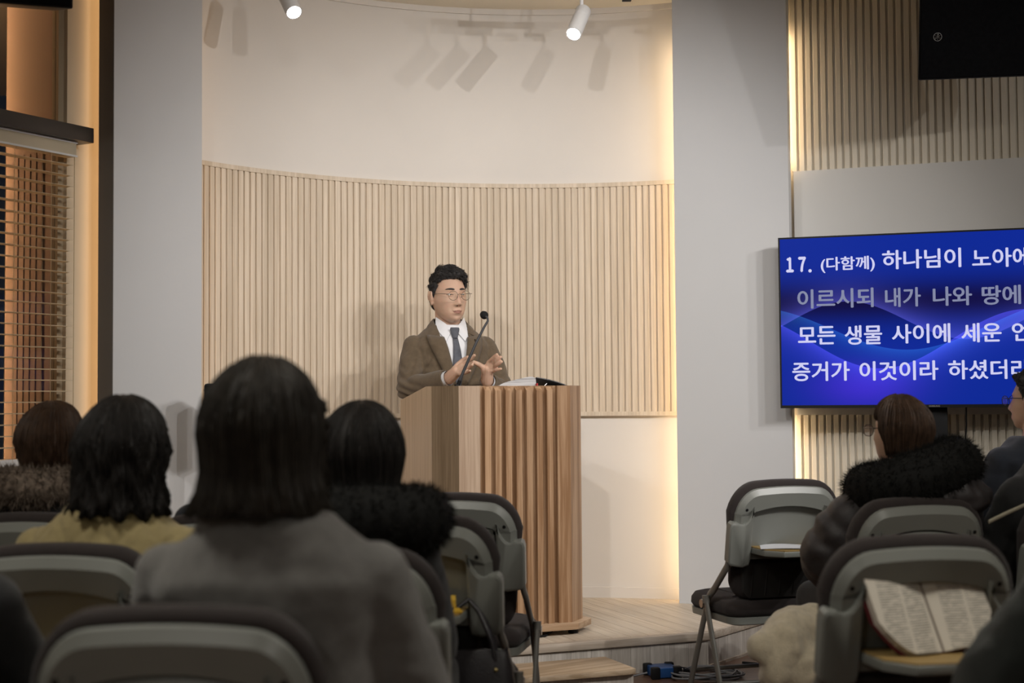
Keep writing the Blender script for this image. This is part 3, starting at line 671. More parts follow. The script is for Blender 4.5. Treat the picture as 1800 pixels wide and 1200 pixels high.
# wooden step in front of the stage
M['oak'] = wood('oak_step', (0.36, 0.26, 0.16), (0.50, 0.38, 0.26), (1.3, 24, 24), 0.45, 0.9, rotz=-0.2, spec=0.4)
q_ = Vector((0.491, 5.793)); stp = thing('step_box', 'low wooden step standing against the stage front', 'step', (q_.x, q_.y, 0), rzp)
LN = 0.85
obj('tread', MB().prism([(0, 0), (0, 0.29), (-LN, 0.29), (-LN, 0), (-0.03, -0.015)], 0.078, 0.100), M['oak'], stp, bev=0.004)
obj('front_board', MB().box(-LN + 0.02, -0.02, 0.012, 0.028, 0, 0.0775), M['fascia'], stp)
obj('side_board', MB().box(-0.0195, -0.006, 0.012, 0.28, 0, 0.0775), M['fascia'], stp)
obj('side_board', MB().box(-LN + 0.006, -LN + 0.0195, 0.012, 0.28, 0, 0.0775), M['fascia'], stp)

# blue direct box and its cable on the floor
q_ = Vector((0.632, 6.135)); di = thing('direct_box', 'small blue metal direct box with black corners on the floor', 'audio box', (q_.x, q_.y, 0), math.radians(14))
blue = paint('blue_anodised', (0.03, 0.11, 0.34), 0.3, 0.08, 8, metal=0.5, spec=0.5)
obj('case', MB().box(-0.055, 0.055, -0.055, 0.055, 0.004, 0.046), blue, di, bev=0.004)
for sx_ in (-1, 1):
    for sy_ in (-1, 1):
        obj('corner_guard', MB().box(*(sorted((sx_ * 0.030, sx_ * 0.068))), *(sorted((sy_ * 0.036, sy_ * 0.064))), 0.0, 0.051), M['black'], di, bev=0.006)
for y in (-0.02, 0.02):
    pgm = obj('plug', MB().tube([(0.055, y, 0.025), (0.085, y, 0.025)], 0.0095, 14), M['steel'], di, 40)
    obj('plug_boot', MB().tube([(0.0851, y, 0.025), (0.115, y, 0.022), (0.135, y, 0.012)], [0.0095, 0.008, 0.0045], 12), M['black'], pgm, 60)
grey = paint('grey_cable', (0.16, 0.165, 0.175), 0.5)
cable = []
c0 = XF[di] @ Vector((0.136, -0.02, 0.012)); cable.append(c0)
cc_ = Vector((0.815, 6.10, 0.006)); rr = random.Random(3)
for i in range(150):
    a = -2.4 + i * 0.262; g = i / 150
    cable.append(cc_ + Vector(((0.135 + 0.014 * math.sin(i * 0.71)) * math.cos(a) + 0.03 * math.sin(g * 9), (0.095 + 0.02 * math.sin(i * 0.37)) * math.sin(a) + 0.02 * math.cos(g * 7), 0.0 + 0.011 * (0.5 + 0.5 * math.sin(i * 0.43)) + 0.014 * g)))
cb = obj('audio_cable', MB().tube(cable, 0.0042, 7), grey, None, 60)
tag(cb, 'coiled grey audio cable lying on the floor beside the blue box', 'cable')
sn = [XF[di] @ Vector((-0.068, 0.0, 0.02)), XF[di] @ Vector((-0.12, 0.01, 0.008)), (0.40, 6.10, 0.006), (0.30, 6.06, 0.006), (0.1, 5.99, 0.006)]
tag(obj('audio_lead', MB().tube(sn, 0.004, 7), grey, None, 60), 'thin grey lead running from the blue box behind the step', 'cable')
tag(obj('floor_cable', MB().tube([(1.02, 6.42, 0.005), (1.10, 6.38, 0.005), (1.22, 6.36, 0.005), (1.4, 6.42, 0.005)], 0.005, 7), M['black'], None, 60), 'black cable on the floor by the right end of the stage', 'cable')
pq = at(955, 1128, 6.13)
tag(obj('stage_cable', MB().tube([XF[pu] @ Vector(p) for p in ((-0.3, 0.1, 0.006), (-0.1, -0.03, 0.006), (0.03, -0.045, 0.006), (0.12, -0.03, 0.006), (0.2, 0.08, 0.006))], 0.005, 7), M['black'], None, 60), 'black cable on the stage under the pulpit base', 'cable')
# black stage loudspeaker at the left of the stage
qs = at(385, 690, 6.2)
ls = thing('stage_loudspeaker', 'small black box loudspeaker on a stand in front of the left pillar', 'loudspeaker', (qs.x, qs.y, ST))
z1_ = at(385, 674, 6.2).z - ST
obj('cabinet', MB().prism([(-0.055, -0.06), (0.09, -0.06), (0.09, 0.08), (-0.055, 0.08)], z1_ - 0.26, z1_), M['black'], ls, bev=0.012)
obj('grille', MB().box(-0.045, 0.08, -0.066, -0.061, z1_ - 0.25, z1_ - 0.01), M['blackfab'], ls)
obj('side_knob', MB().tube([(-0.066, 0.0, z1_ - 0.028), (-0.054, 0.0, z1_ - 0.028)], 0.005, 10), M['black'], ls, 40)
obj('stand_pole', MB().tube([(0.017, 0.01, 0.02), (0.017, 0.01, z1_ - 0.255)], 0.015, 12), M['black'], ls, 40)
obj('stand_base', MB().tube([(0.017, 0.01, 0), (0.017, 0.01, 0.02)], 0.13, 24), M['black'], ls, 40)

# ================================================================== CHAIRS
M['fabric'] = paint('dark_brown_seat_fabric', (0.026, 0.020, 0.019), 0.9, 0.1, 30, 0.3, 600, 0.2, sheen=0.08)
M['shell'] = paint('grey_chair_plastic', (0.185, 0.192, 0.175), 0.36, 0.04, 6, 0.03, 300, 0.5)
M['lowpanel'] = paint('dark_ribbed_plastic', (0.030, 0.029, 0.028), 0.55, 0.06, 8)
M['tube'] = paint('grey_oval_tube', (0.13, 0.125, 0.112), 0.35, 0.05, 8, spec=0.5)
M['tray_top'] = paint('ochre_tray_top', (0.30, 0.20, 0.075), 0.5, 0.06, 12)
RC = math.radians(14)
BS = 1.19
def bk_(x, h, d): h *= BS; return (x, -0.145 - h * math.sin(RC) - d * math.cos(RC), 0.398 + h * math.cos(RC) - d * math.sin(RC))
def outline(wt, wb, h0, h1, rt, rb, bow=0.0, n=8):
    """rounded back outline in (x, h), counter-clockwise seen from behind; bow lifts the middle of the top"""
    pts = []
    for (cx, ch, r, a0_) in ((wt / 2 - rt, h1 - rt, rt, 0), (-wt / 2 + rt, h1 - rt, rt, 90), (-wb / 2 + rb, h0 + rb, rb, 180), (wb / 2 - rb, h0 + rb, rb, 270)):
        for i in range(n + 1):
            a = math.radians(a0_ + 90 * i / n); pts.append([cx + r * math.cos(a), ch + r * math.sin(a)])
        if a0_ == 0:
            for i in range(1, 12):
                x = (wt / 2 - rt) * (1 - 2 * i / 12); pts.append([x, h1])
    for p in pts:
        if p[1] > h1 - rt: p[1] += bow * (1 - (p[0] / (wt / 2)) ** 2) - bow
    return pts
def shrink(pts, k):
    c = []
    n = len(pts)
    for i in range(n):
        a, b, q = Vector(pts[i - 1]), Vector(pts[(i + 1) % n]), Vector(pts[i]); d = (b - a)
        d = d.normalized() if d.length > 0 else Vector((1, 0)); c.append((q.x - d.y * k, q.y + d.x * k))
    return c
def make_chair(tray_open):
    t = thing('folding_chair', 'grey folding chair', 'chair', (0, 0, 0), 0, 'grey folding chairs in rows')
    # padded back: dark fabric wrapping the edge
    o0 = outline(0.470, 0.40, 0.0, 0.405, 0.105, 0.07, 0.016)
    rs = [[bk_(x, h, d) for x, h in shrink(o0, k)] for k, d in ((0.035, -0.048), (0.014, -0.044), (0.003, -0.032), (0.0, -0.012), (0.001, 0.004), (0.010, 0.013), (0.022, 0.016))]
    obj('back_cushion', MB().rings(rs), M['fabric'], t, 60)
    # moulded grey frame of the upper back with a bevelled upper edge
    o1 = outline(0.436, 0.436, 0.155, 0.390, 0.088, 0.010, 0.016); o2 = shrink(o1, 0.019); o3 = outline(0.300, 0.300, 0.15, 0.328, 0.012, 0.006, 0.020)
    mb = MB(); rr_ = [[bk_(x, h, 0.010) for x, h in o1], [bk_(x, h, 0.024) for x, h in shrink(o1, 0.002)], [bk_(x, h, 0.040) for x, h in o2], [bk_(x, h, 0.040) for x, h in o3], [bk_(x, h, 0.012) for x, h in o3]]
    mb.rings(rr_, True, False)
    sh = obj('back_frame', mb, M['shell'], t, 28)
    obj('pocket_panel', MB().rings([[bk_(x, h, 0.017) for x, h in o3], [bk_(x, h, 0.0135) for x, h in o3]]), M['shell'], sh)
    for s_ in (-1, 1):
        # bracket plates at the sides with a scooped upper edge
        pl = []
        for i in range(9):
            a = i / 8; pl.append((0.150 + 0.062 * a, 0.328 - 0.052 * (math.sin(a * PI / 2) ** 0.8) - 0.012 * math.sin(a * PI)))
        pl += [(0.222, 0.2755), (0.234, 0.278), (0.243, 0.272), (0.247, 0.26), (0.243, 0.145), (0.232, 0.133), (0.18, 0.126), (0.155, 0.132), (0.150, 0.15)]
        lo = [bk_(s_ * x, h, 0.0165) for x, h in pl]; hi = [bk_(s_ * x, h, 0.050) for x, h in pl]; sr = [bk_(s_ * x, h, 0.054) for x, h in shrink(pl[::-1], 0.006)[::-1]]
        rr2 = [lo, hi, sr] if s_ < 0 else [q_[::-1] for q_ in (lo, hi, sr)]
        obj('side_bracket', MB().rings(rr2), M['shell'], t, 30)
        obj('screw_hole', MB().tube([bk_(s_ * 0.178, 0.318, 0.0405), bk_(s_ * 0.178, 0.318, 0.0412)], 0.006, 12), M['black'], sh)
        x = s_ * 0.236
        up = [bk_(x - s_ * 0.008, 0.16, 0.03), bk_(x - s_ * 0.004, 0.125, 0.026), bk_(x, 0.095, 0.005), (x, -0.09, 0.435), (x, -0.045, 0.405), (x, -0.018, 0.375), (x, 0.0, 0.335), (x, 0.17, 0.0)]
        obj('leg', MB().tube(up, 0.0165, 12, flat=0.62, up=(0, 1, 0)), M['tube'], t, 60)
        x2 = s_ * 0.2585
        rl_ = obj('leg', MB().tube([(x2, -0.055, 0.405), (x2, -0.06, 0.38), (x2, -0.215, 0.0)], 0.0165, 12, flat=0.55, up=(0, 1, 0)), M['tube'], t, 60)
        obj('leg_cap', MB().tube([(x2, -0.055, 0.406), (x2, -0.058, 0.375)], 0.019, 14, flat=0.7, up=(0, 1, 0)), M['tube'], rl_, 40)
        obj('pivot_plate', MB().tube([(x2 - 0.012 * s_, -0.035, 0.372), (x2 + 0.012 * s_, -0.035, 0.372)], 0.017, 14), M['steel'], t, 40)
    # lower back panel, ribbed
    o4 = outline(0.350, 0.320, 0.004, 0.135, 0.02, 0.045)
    lp = obj('lower_panel', MB().rings([[bk_(x, h, 0.0165) for x, h in o4], [bk_(x, h, 0.026) for x, h in shrink(o4, 0.006)]]), M['lowpanel'], t, 30)
    for i in range(5):
        x = -0.12 + i * 0.06
        obj('rib', MB().tube([bk_(x, 0.02, 0.0262), bk_(x, 0.12, 0.0262)], 0.0022, 6), M['lowpanel'], lp)
    # seat
    so = outline(0.455, 0.43, -0.195, 0.245, 0.10, 0.06)
    rs = [[(x, y, z) for x, y in shrink(so, k)] for k, z in ((0.012, 0.332), (0.0, 0.348), (0.002, 0.372), (0.016, 0.390), (0.05, 0.398), (0.12, 0.400))]
    obj('seat_cushion', MB().rings(rs), M['fabric'], t, 60)
    rs = [[(x, y, z) for x, y in shrink(so, k)] for k, z in ((0.03, 0.298), (0.006, 0.305), (0.003, 0.3315))]
    obj('seat_pan', MB().rings(rs), M['shell'], t, 30)
    obj('cross_bar', MB().tube([(-0.236, 0.16, 0.075), (0.236, 0.16, 0.075)], 0.009, 10), M['tube'], t, 60)
    obj('cross_bar', MB().tube([(-0.2585, -0.20, 0.083), (0.2585, -0.20, 0.083)], 0.009, 10), M['tube'], t, 60)
    # writing tray
    if tray_open:
        y1, y0 = bk_(0, 0.188, 0.014)[1], bk_(0, 0.188, 0.014)[1] - 0.215; z = bk_(0, 0.188, 0.014)[2]
        pol = [(-0.148, y1), (0.148, y1), (0.148, y0 + 0.07), (0.10, y0), (-0.10, y0), (-0.148, y0 + 0.07)]
        tr = obj('writing_tray', MB().prism(pol, z - 0.026, z - 0.004), M['shell'], t, bev=0.003)
        pol2 = [(p[0] * 0.97, p[1] * 0.99 - 0.003) for p in pol]
        obj('tray_surface', MB().prism(pol2, z - 0.0039, z), M['tray_top'], tr)
    else:
        o5 = outline(0.288, 0.288, 0.135, 0.322, 0.012, 0.02, 0.018)
        tr = obj('writing_tray', MB().rings([[bk_(x, h, 0.0175) for x, h in o5], [bk_(x, h, 0.038) for x, h in o5], [bk_(x, h, 0.041) for x, h in shrink(o5, 0.004)]]), M['shell'], t, 30)
        obj('finger_slot', MB().rings([[bk_(x, h, 0.0409) for x, h in outline(0.09, 0.09, 0.262, 0.282, 0.009, 0.009)], [bk_(x, h, 0.0416) for x, h in outline(0.09, 0.09, 0.262, 0.282, 0.009, 0.009)]]), M['black'], tr)
    return t
proto = {True: make_chair(True), False: make_chair(False)}; used = {True: False, False: False}
CH = {}
def chair(key, bx, by, deg, tray, label):
    """bx, by: where the top of the back stands"""
    rz = math.radians(deg); o = Vector((bx - 0.26 * math.sin(rz), by + 0.26 * math.cos(rz)))
    t = proto[tray] if not used[tray] else copy_tree(proto[tray]); used[tray] = True
    t.location = (o.x, o.y, 0); t.rotation_euler = (0, 0, rz); t['label'] = label
    XF[t] = Matrix.Translation((o.x, o.y, 0)) @ Matrix.Rotation(rz, 4, 'Z'); CH[key] = t
    return t
chair('A', -0.205, 4.88, -9, False, 'empty folding chair nearest the pulpit, beside the middle aisle')
chair('B', -0.275, 3.95, -9, True, 'folding chair beside the aisle with lowered tray and a handbag hanging on it')
chair('C', -0.385, 3.10, -8, False, 'folding chair of the woman in the black fur-hooded coat')
chair('D', -0.525, 2.20, -4, False, 'folding chair in the foreground behind the woman in the grey sweater')
chair('E', -1.02, 3.20, -8, True, 'folding chair behind the woman in the yellow quilted coat')
chair('G', -1.40, 4.12, -9, False, 'folding chair of the woman with the grey fur collar by the window')
chair('P5', -0.82, 4.03, -9, False, 'folding chair of the dark-suited listener hidden behind the grey sweater woman')
chair('L8', -1.62, 3.30, -9, False, 'folding chair at the far left edge beside the yellow coat')
chair('L9', -1.09, 2.27, -6, False, 'folding chair at the bottom left corner of the photo')
chair('R1', 1.065, 5.55, 16, True, 'empty folding chair at the front of the right rows, paper on its tray')
chair('R4', 1.665, 5.72, 16, False, 'front-row folding chair between the fur-hooded woman and the man with glasses')
chair('P7', 2.24, 5.86, 16, False, 'folding chair of the man with glasses at the right edge')
chair('R2', 1.285, 4.50, 14, False, 'folding chair of the woman in the dark fur-hooded puffer coat')
chair('P8', 1.86, 4.60, 14, False, 'folding chair of the person with the pale strap at the right edge')
chair('R3', 0.93, 3.25, 10, True, 'folding chair in the right rows with an open Bible on its tray')
chair('P9', 1.085, 2.30, 12, False, 'folding chair of the person at the bottom right corner')

# ================================================================== PEOPLE
M['skin'] = paint('skin', (0.58, 0.375, 0.27), 0.5, 0.06, 18, 0.08, 500, 0.35)
M['skin'].node_tree.nodes['Principled BSDF'].inputs['Subsurface Weight'].default_value = 0.12
M['skin'].node_tree.nodes['Principled BSDF'].inputs['Subsurface Scale'].default_value = 0.01
M['lips'] = paint('lips', (0.34, 0.165, 0.125), 0.45, 0.05, 30)
M['sclera'] = paint('eye_white', (0.62, 0.58, 0.54), 0.3)
M['iris'] = paint('dark_iris', (0.015, 0.010, 0.008), 0.2)
def hairmat(name, col): return paint(name, col, 0.55, 0.35, 40, 0.35, 260, 0.22)
M['hair_black'] = hairmat('black_hair', (0.013, 0.011, 0.010)); M['hair_greyblack'] = hairmat('greying_black_hair', (0.034, 0.031, 0.030))
M['hair_brown'] = hairmat('dark_brown_hair', (0.040, 0.022, 0.013)); M['hair_soft'] = hairmat('soft_black_hair', (0.022, 0.018, 0.014))
def cloth(name, col, bump=0.4, sc=500, sheen=0.15, var=0.10): return paint(name, col, 0.85, var, 60, bump, sc, 0.2, sheen=sheen)
M['suit'] = cloth('brown_wool_suit', (0.115, 0.082, 0.050), 0.25, 700); M['shirt'] = paint('white_cotton', (0.74, 0.74, 0.76), 0.7, 0.02)
M['tie'] = cloth('grey_silk_tie', (0.115, 0.12, 0.14), 0.2, 400, 0.0); M['tie_light'] = paint('tie_stripe', (0.26, 0.29, 0.34), 0.6)
M['black_cloth'] = cloth('black_cloth', (0.012, 0.012, 0.013)); M['navy'] = cloth('navy_wool', (0.010, 0.013, 0.020)); M['blackgreen'] = cloth('black_green_cloth', (0.012, 0.016, 0.014))
M['grey_knit'] = cloth('grey_knit', (0.135, 0.130, 0.122), 0.6, 380, 0.3); M['yellow_quilt'] = cloth('mustard_quilt', (0.27, 0.215, 0.10), 0.3, 400)
M['puffer'] = paint('dark_brown_puffer', (0.030, 0.026, 0.027), 0.5, 0.15, 20, 0.2, 200, 0.4); M['trouser'] = cloth('dark_trousers', (0.018, 0.018, 0.02))
M['fur_black'] = paint('black_fur', (0.006, 0.006, 0.0055), 0.8, 0.3, 50, spec=0.2); M['fur_grey'] = paint('grey_brown_fur', (0.13, 0.10, 0.078), 0.8, 0.5, 60, spec=0.2)
M['cream'] = cloth('cream_fleece', (0.50, 0.43, 0.31), 0.7, 300, 0.4); M['shoe'] = paint('black_shoe', (0.012, 0.011, 0.011), 0.35)

def remesh(mb, vox, it=3, fac=0.5, name='body'):
    me = mb.mesh(name); b = bmesh.new(); b.from_mesh(me); bmesh.ops.recalc_face_normals(b, faces=b.faces); b.to_mesh(me); b.free()
    o = bpy.data.objects.new('tmp', me); COL.objects.link(o)
    r = o.modifiers.new('r', 'REMESH'); r.mode = 'VOXEL'; r.voxel_size = vox
    if it: s_ = o.modifiers.new('s', 'SMOOTH'); s_.factor = fac; s_.iterations = it
    dg = bpy.context.evaluated_depsgraph_get(); out = bpy.data.meshes.new_from_object(o.evaluated_get(dg)); out.name = name
    bpy.data.objects.remove(o); bpy.data.meshes.remove(me); out.materials.clear()
    return out
def co_of(me): a = np.empty(len(me.vertices) * 3); me.vertices.foreach_get('co', a); return a.reshape(-1, 3)
def set_co(me, a): me.vertices.foreach_set('co', a.astype(float).ravel()); me.update()
def normals_of(me):
    a = np.empty(len(me.vertices) * 3); me.vertex_normals.foreach_get('vector', a); return a.reshape(-1, 3)
def wrinkle(me, amp, sc, stretch=(1, 1, 1), seed=0.0):
    a = co_of(me); nn = normals_of(me)
    for i in range(len(a)):
        p = Vector((a[i][0] * sc * stretch[0] + seed, a[i][1] * sc * stretch[1], a[i][2] * sc * stretch[2]))
        a[i] += nn[i] * amp * noise.noise(p)
    set_co(me, a)
def G(x, s): return np.exp(-(x / s) ** 2)
_ico = {}
def ico(sub):
    if sub not in _ico:
        b = bmesh.new(); bmesh.ops.create_icosphere(b, subdivisions=sub, radius=1.0)
        b.verts.ensure_lookup_table(); _ico[sub] = (np.array([v.co[:] for v in b.verts]), [tuple(v.index for v in f.verts) for f in b.faces]); b.free()
    return _ico[sub]
def head_pts(d, female=False):
    """unit directions -> points of a head: +y face, z up, about 0.236 tall"""
    x, y, z = d[:, 0].copy() * 0.0745, d[:, 1].copy() * 0.096, d[:, 2].copy() * 0.118
    az_ = np.clip(-d[:, 2], 0, 0.9999); sq = np.sqrt((1 - az_ ** 3.1) / (1 - az_ ** 2)); x *= sq; y = np.where(y > 0, y * (1 + (sq - 1) * 0.5), y)      # fuller jaw
    t = np.clip((0.005 - z) / 0.115, 0, 1)
    x *= 1 - (0.34 if female else 0.20) * t ** 2.2
    y = np.where(y < 0, y * (1 - 0.36 * t), y) + 0.034 * t ** 2 * 1.1
    y = np.where(z > 0, y - 0.004 * np.clip(z / 0.118, 0, 1), y)
    fr = np.clip(y / 0.05, 0, 1)
    y -= fr * 0.004 * G(x, 0.09)
    # nose
    hz = np.interp(z, [-0.050, -0.042, -0.036, -0.028, -0.010, 0.010, 0.026], [0, 0.006, 0.0215, 0.0250, 0.0150, 0.005, 0])
    sw = np.interp(z, [-0.04, -0.030, -0.01, 0.02], [0.0140, 0.0140, 0.0095, 0.008])
    y += fr * hz * np.exp(-(x / sw) ** 2)
    for s in (-1, 1):
        y += fr * 0.0060 * G(x - s * 0.0125, 0.0062) * G(z + 0.036, 0.0065)               # nostril wings
        y -= fr * 0.0085 * G(x - s * 0.031, 0.0165) * G(z - 0.010, 0.0105)                 # eye socket
        y += fr * 0.0042 * G(x - s * 0.031, 0.013) * G(z - 0.0075, 0.0055)                 # lids
        y += fr * 0.0042 * G(x - s * 0.030, 0.024) * G(z - 0.0300, 0.0080)                 # brow ridge
        y += fr * 0.0045 * G(x - s * 0.042, 0.019) * G(z + 0.022, 0.018)                   # cheek
        x += s * np.where(s * x > 0, 1, 0) * 0.0025 * G(z + 0.018, 0.022) * np.clip(y / 0.03, 0, 1)
        y -= fr * 0.0035 * G(x - s * 0.027, 0.006) * G(z + 0.058, 0.012)                   # smile fold
    y += fr * 0.0065 * G(x, 0.021) * G(z + 0.0665, 0.0125)                                  # mouth mound
    y -= fr * 0.0040 * G(x, 0.020) * G(z + 0.0665, 0.0022)                                  # lip line
    y += fr * 0.0030 * G(x, 0.016) * (G(z + 0.0615, 0.0030) + 1.2 * G(z + 0.0725, 0.0035))  # lips
    y -= fr * 0.0035 * G(x, 0.02) * G(z + 0.085, 0.006)
    y += fr * 0.0060 * G(x, 0.020) * G(z + 0.104, 0.013)                                    # chin
    return np.stack([x, y, z], 1)
def head_into(mb, Mh, sub=6, female=False):
    d, f = ico(sub); p = head_pts(d, female)
    mb.add([Mh @ Vector(q) for q in p], f)
    for s in (-1, 1):      # ears
        R_ = Matrix.Rotation(s * -0.35, 3, 'Z') @ Matrix.Rotation(-0.15, 3, 'X')
        for c, r in (((s * 0.0800, -0.010, -0.004), (0.0085, 0.019, 0.032)), ((s * 0.0800, -0.005, -0.028), (0.0075, 0.011, 0.012)), ((s * 0.0865, -0.020, 0.004), (0.0070, 0.0075, 0.024))):
            b = MB().ball(c, r, 16, 10, R_); mb.add([Mh @ Vector(q) for q in b.v], b.f)
def hair_mask(p):
    """>0 where a short haircut grows"""
    x, y, z = p[:, 0], p[:, 1], p[:, 2]
    line = np.interp(y, [-0.10, -0.06, -0.025, -0.005, 0.012, 0.022, 0.05, 0.075, 0.1], [-0.075, -0.070, -0.055, -0.02, -0.005, 0.030, 0.062, 0.076, 0.085])
    wob = np.array([0.006 * noise.noise(Vector((q[0] * 60, q[1] * 60, q[2] * 60))) + 0.004 * noise.noise(Vector((q[0] * 170, q[1] * 170, q[2] * 170))) for q in p])
    return z - line + wob - 0.012 * np.clip((x - 0.005) / 0.04, 0, 1) * (y > 0.03) - 0.008 * np.clip((np.abs(x) - 0.03) / 0.03, 0, 1) * (y > 0.03)
def short_hair(Mh, thick=0.020, seed=1.0, n_str=700, sub=6, sweep=1.0):
    d, f = ico(sub); p = head_pts(d); mk = hair_mask(p); keep = mk > 0
    nn = d / np.array([0.0745, 0.096, 0.118]); nn /= np.linalg.norm(nn, axis=1)[:, None]
    q = p.copy()
    for i in np.nonzero(keep)[0]:
        P = Vector(p[i]); top = max(0.0, (p[i][2] - 0.02) / 0.1)
        th = thick * (0.38 + 0.75 * min(1, top)) * min(1.0, mk[i] / 0.022 + 0.12)
        th *= 1 + 0.9 * max(0.0, min(1.0, (p[i][1] - 0.0) / 0.07)) * min(1, top * 1.6)
        th *= 1 + 0.50 * noise.noise(P * 34 + Vector((seed, 0, 0))) + 0.34 * noise.noise(P * 80 + Vector((0, seed, 0))) + 0.25 * noise.noise(P * 170 + Vector((0, 0, seed)))
        q[i] = p[i] + nn[i] * th
    mb = MB(); idx = -np.ones(len(p), int); ks = np.nonzero(keep)[0]; idx[ks] = np.arange(len(ks))
    mb.add([Mh @ Vector(q[i]) for i in ks], [tuple(int(idx[k]) for k in t) for t in f if all(keep[k] for k in t)])
    rg = random.Random(int(seed * 100)); ks = list(ks)
    for _ in range(n_str):
        i = rg.choice(ks)
        if mk[i] < 0.006: continue
        P = Vector(q[i]); nv = Vector(nn[i]); tdir = Vector((0.5 * sweep * (0.4 + rg.random()), 0.7, 0.25)) if P.z > 0.06 else Vector((0, -0.25, -1.0))
        tdir = (tdir - nv * tdir.dot(nv)).normalized(); L_ = rg.uniform(0.012, 0.030) * (1.0 if P.z > 0.05 else 0.5)
        w_ = Vector((rg.uniform(-1, 1), rg.uniform(-1, 1), rg.uniform(-1, 1))) * 0.3
        pts = [P - nv * 0.004 + (tdir + w_ * k_) * (L_ * k_) + nv * (0.0075 * math.sin(k_ * 2.9) * (1 if P.z > 0.05 else 0.25)) for k_ in (0, 0.35, 0.7, 1.0)]
        r0 = rg.uniform(0.0007, 0.0013)
        mb.tube([Mh @ v_ for v_ in pts], [r0, r0, r0 * 0.7, r0 * 0.15], 4, False)
    return mb
def bob_hair(Mh, hem, bang=0.055, thick=0.020, flare=0.0, wave=0.0, part=0.0, open_deg=62, seed=1.0, n_str=420, curl=0.0, hemvar=0.01, rad=(0.0, 0.0)):
    """hair falling from the crown to a hem; hem, bang: heights in head space"""
    mb = MB(); NP, NT = 96, 30; rg = random.Random(int(seed * 77))
    ax, ay, az = 0.0745 + thick + rad[0], 0.096 + thick + rad[1], 0.118 + thick * 0.8
    def pt(ph, t, off=0.0, j=0.0):
        # ph measured from the face (+y)
        a = abs((ph + PI) % (2 * PI) - PI)
        k = min(1, max(0, (math.degrees(a) - open_deg) / 26.0)); k = k * k * (3 - 2 * k)
        hz = bang + (hem + hemvar * noise.noise(Vector((math.cos(ph) * 4, math.sin(ph) * 4, seed))) - bang) * k
        # arc part to the widest level, then a fall
        zw = 0.0
        rid = 0.0045 * noise.noise(Vector((math.cos(ph) * 13 + seed, math.sin(ph) * 13, t * 1.5))) + 0.0022 * noise.noise(Vector((math.cos(ph) * 34, math.sin(ph) * 34 + seed, t * 2.0)))
        top = az; tot = (top - hz); z = top - tot * (t ** 1.35 if t < 1 else 1)
        if z > zw:
            c = math.sqrt(max(0.0, 1 - (z / az) ** 2)); rx_, ry_ = ax * c, ay * c
        else:
            q = min(1, (zw - z) / max(0.02, zw - hem)); e_ = 1 + flare * q ** 2 - 0.05 * math.sin(q * PI)
            rx_, ry_ = ax * e_, ay * e_ * (1 - 0.10 * q)
        wv = wave * (math.sin(z * 75 + 6 * noise.noise(Vector((math.cos(ph) * 3, math.sin(ph) * 3, seed + 5)))) ) * min(1, max(0, (0.06 - z) / 0.06))
        cin = -curl * max(0, (t - 0.8) / 0.2) ** 2
        r_ = off + rid * min(1, t * 4) + wv + cin
        dip = 0.006 * math.exp(-((math.sin(ph) * rx_ - part) / 0.006) ** 2) if z > 0.07 and math.cos(ph) > -0.3 else 0
        x = math.sin(ph) * (rx_ + r_); y = math.cos(ph) * (ry_ + r_) - (0.012 if z < 0.06 else 0.012 * (az - z) / (az - 0.06))
        return Vector((x, y, z - dip))
    rs = []
    for i in range(NT + 1):
        t = max(0.012, i / NT); rs.append([Mh @ pt(2 * PI * j / NP, t) for j in range(NP)])
    mb.rings(rs, True, False)
    mb.add([Mh @ Vector((0, -0.002, az + 0.0005))] + rs[0], [(0, 1 + (j + 1) % NP, 1 + j) for j in range(NP)])
    for _ in range(n_str):
        ph = rg.uniform(0, 2 * PI); t0 = rg.uniform(0.02, 0.55); ext = rg.uniform(0.95, 1.03); o_ = rg.uniform(-0.001, 0.0045); dr = rg.uniform(-0.10, 0.10)
        pts = []
        for k in range(9):
            u = k / 8; pts.append(Mh @ (pt(ph + dr * u, t0 + (ext - t0) * u, o_ * math.sin(PI * min(1, u * 1.2)) + 0.0006)))
        r0 = rg.uniform(0.0009, 0.0020); mb.tube(pts, [r0 * 0.4] + [r0] * 6 + [r0 * 0.7, r0 * 0.2], 4, False)
    return mb
def solid(o, th):
    m_ = o.modifiers.new('thickness', 'SOLIDIFY'); m_.thickness = th; m_.offset = -1; return o
def fur(path, rad, seed=1, n=5000, L_=0.03, flat=1.0):
    """a fur roll: a soft tube covered with short hairs"""
    path = [Vector(p) for p in path]; rg = random.Random(seed); mb = MB(); mb.tube(path, rad, 20)
    for e, r_ in ((path[0], rad[0]), (path[-1], rad[-1])): mb.ball(e, r_, 16, 8)
    for _ in range(n):
        u = rg.uniform(0, len(path) - 1.001); i = int(u); p = path[i].lerp(path[i + 1], u - i); r_ = rad[i] + (rad[i + 1] - rad[i]) * (u - i)
        d = (path[i + 1] - path[i]).normalized(); a = d.orthogonal().normalized(); b = d.cross(a); th = rg.uniform(0, 2 * PI)
        nv = a * math.cos(th) + b * math.sin(th); q = p + nv * r_ * 0.97; l_ = L_ * rg.uniform(0.5, 1.2)
        dr = (nv + Vector((rg.uniform(-0.7, 0.7), rg.uniform(-0.7, 0.7), rg.uniform(-0.9, 0.3)))).normalized(); s_ = dr.orthogonal().normalized() * 0.0014
        mb.add([q - s_, q + s_, q + dr.cross(s_).normalized() * 0.0016, q + dr * l_], [(0, 1, 3), (1, 2, 3), (2, 0, 3)])
    return mb
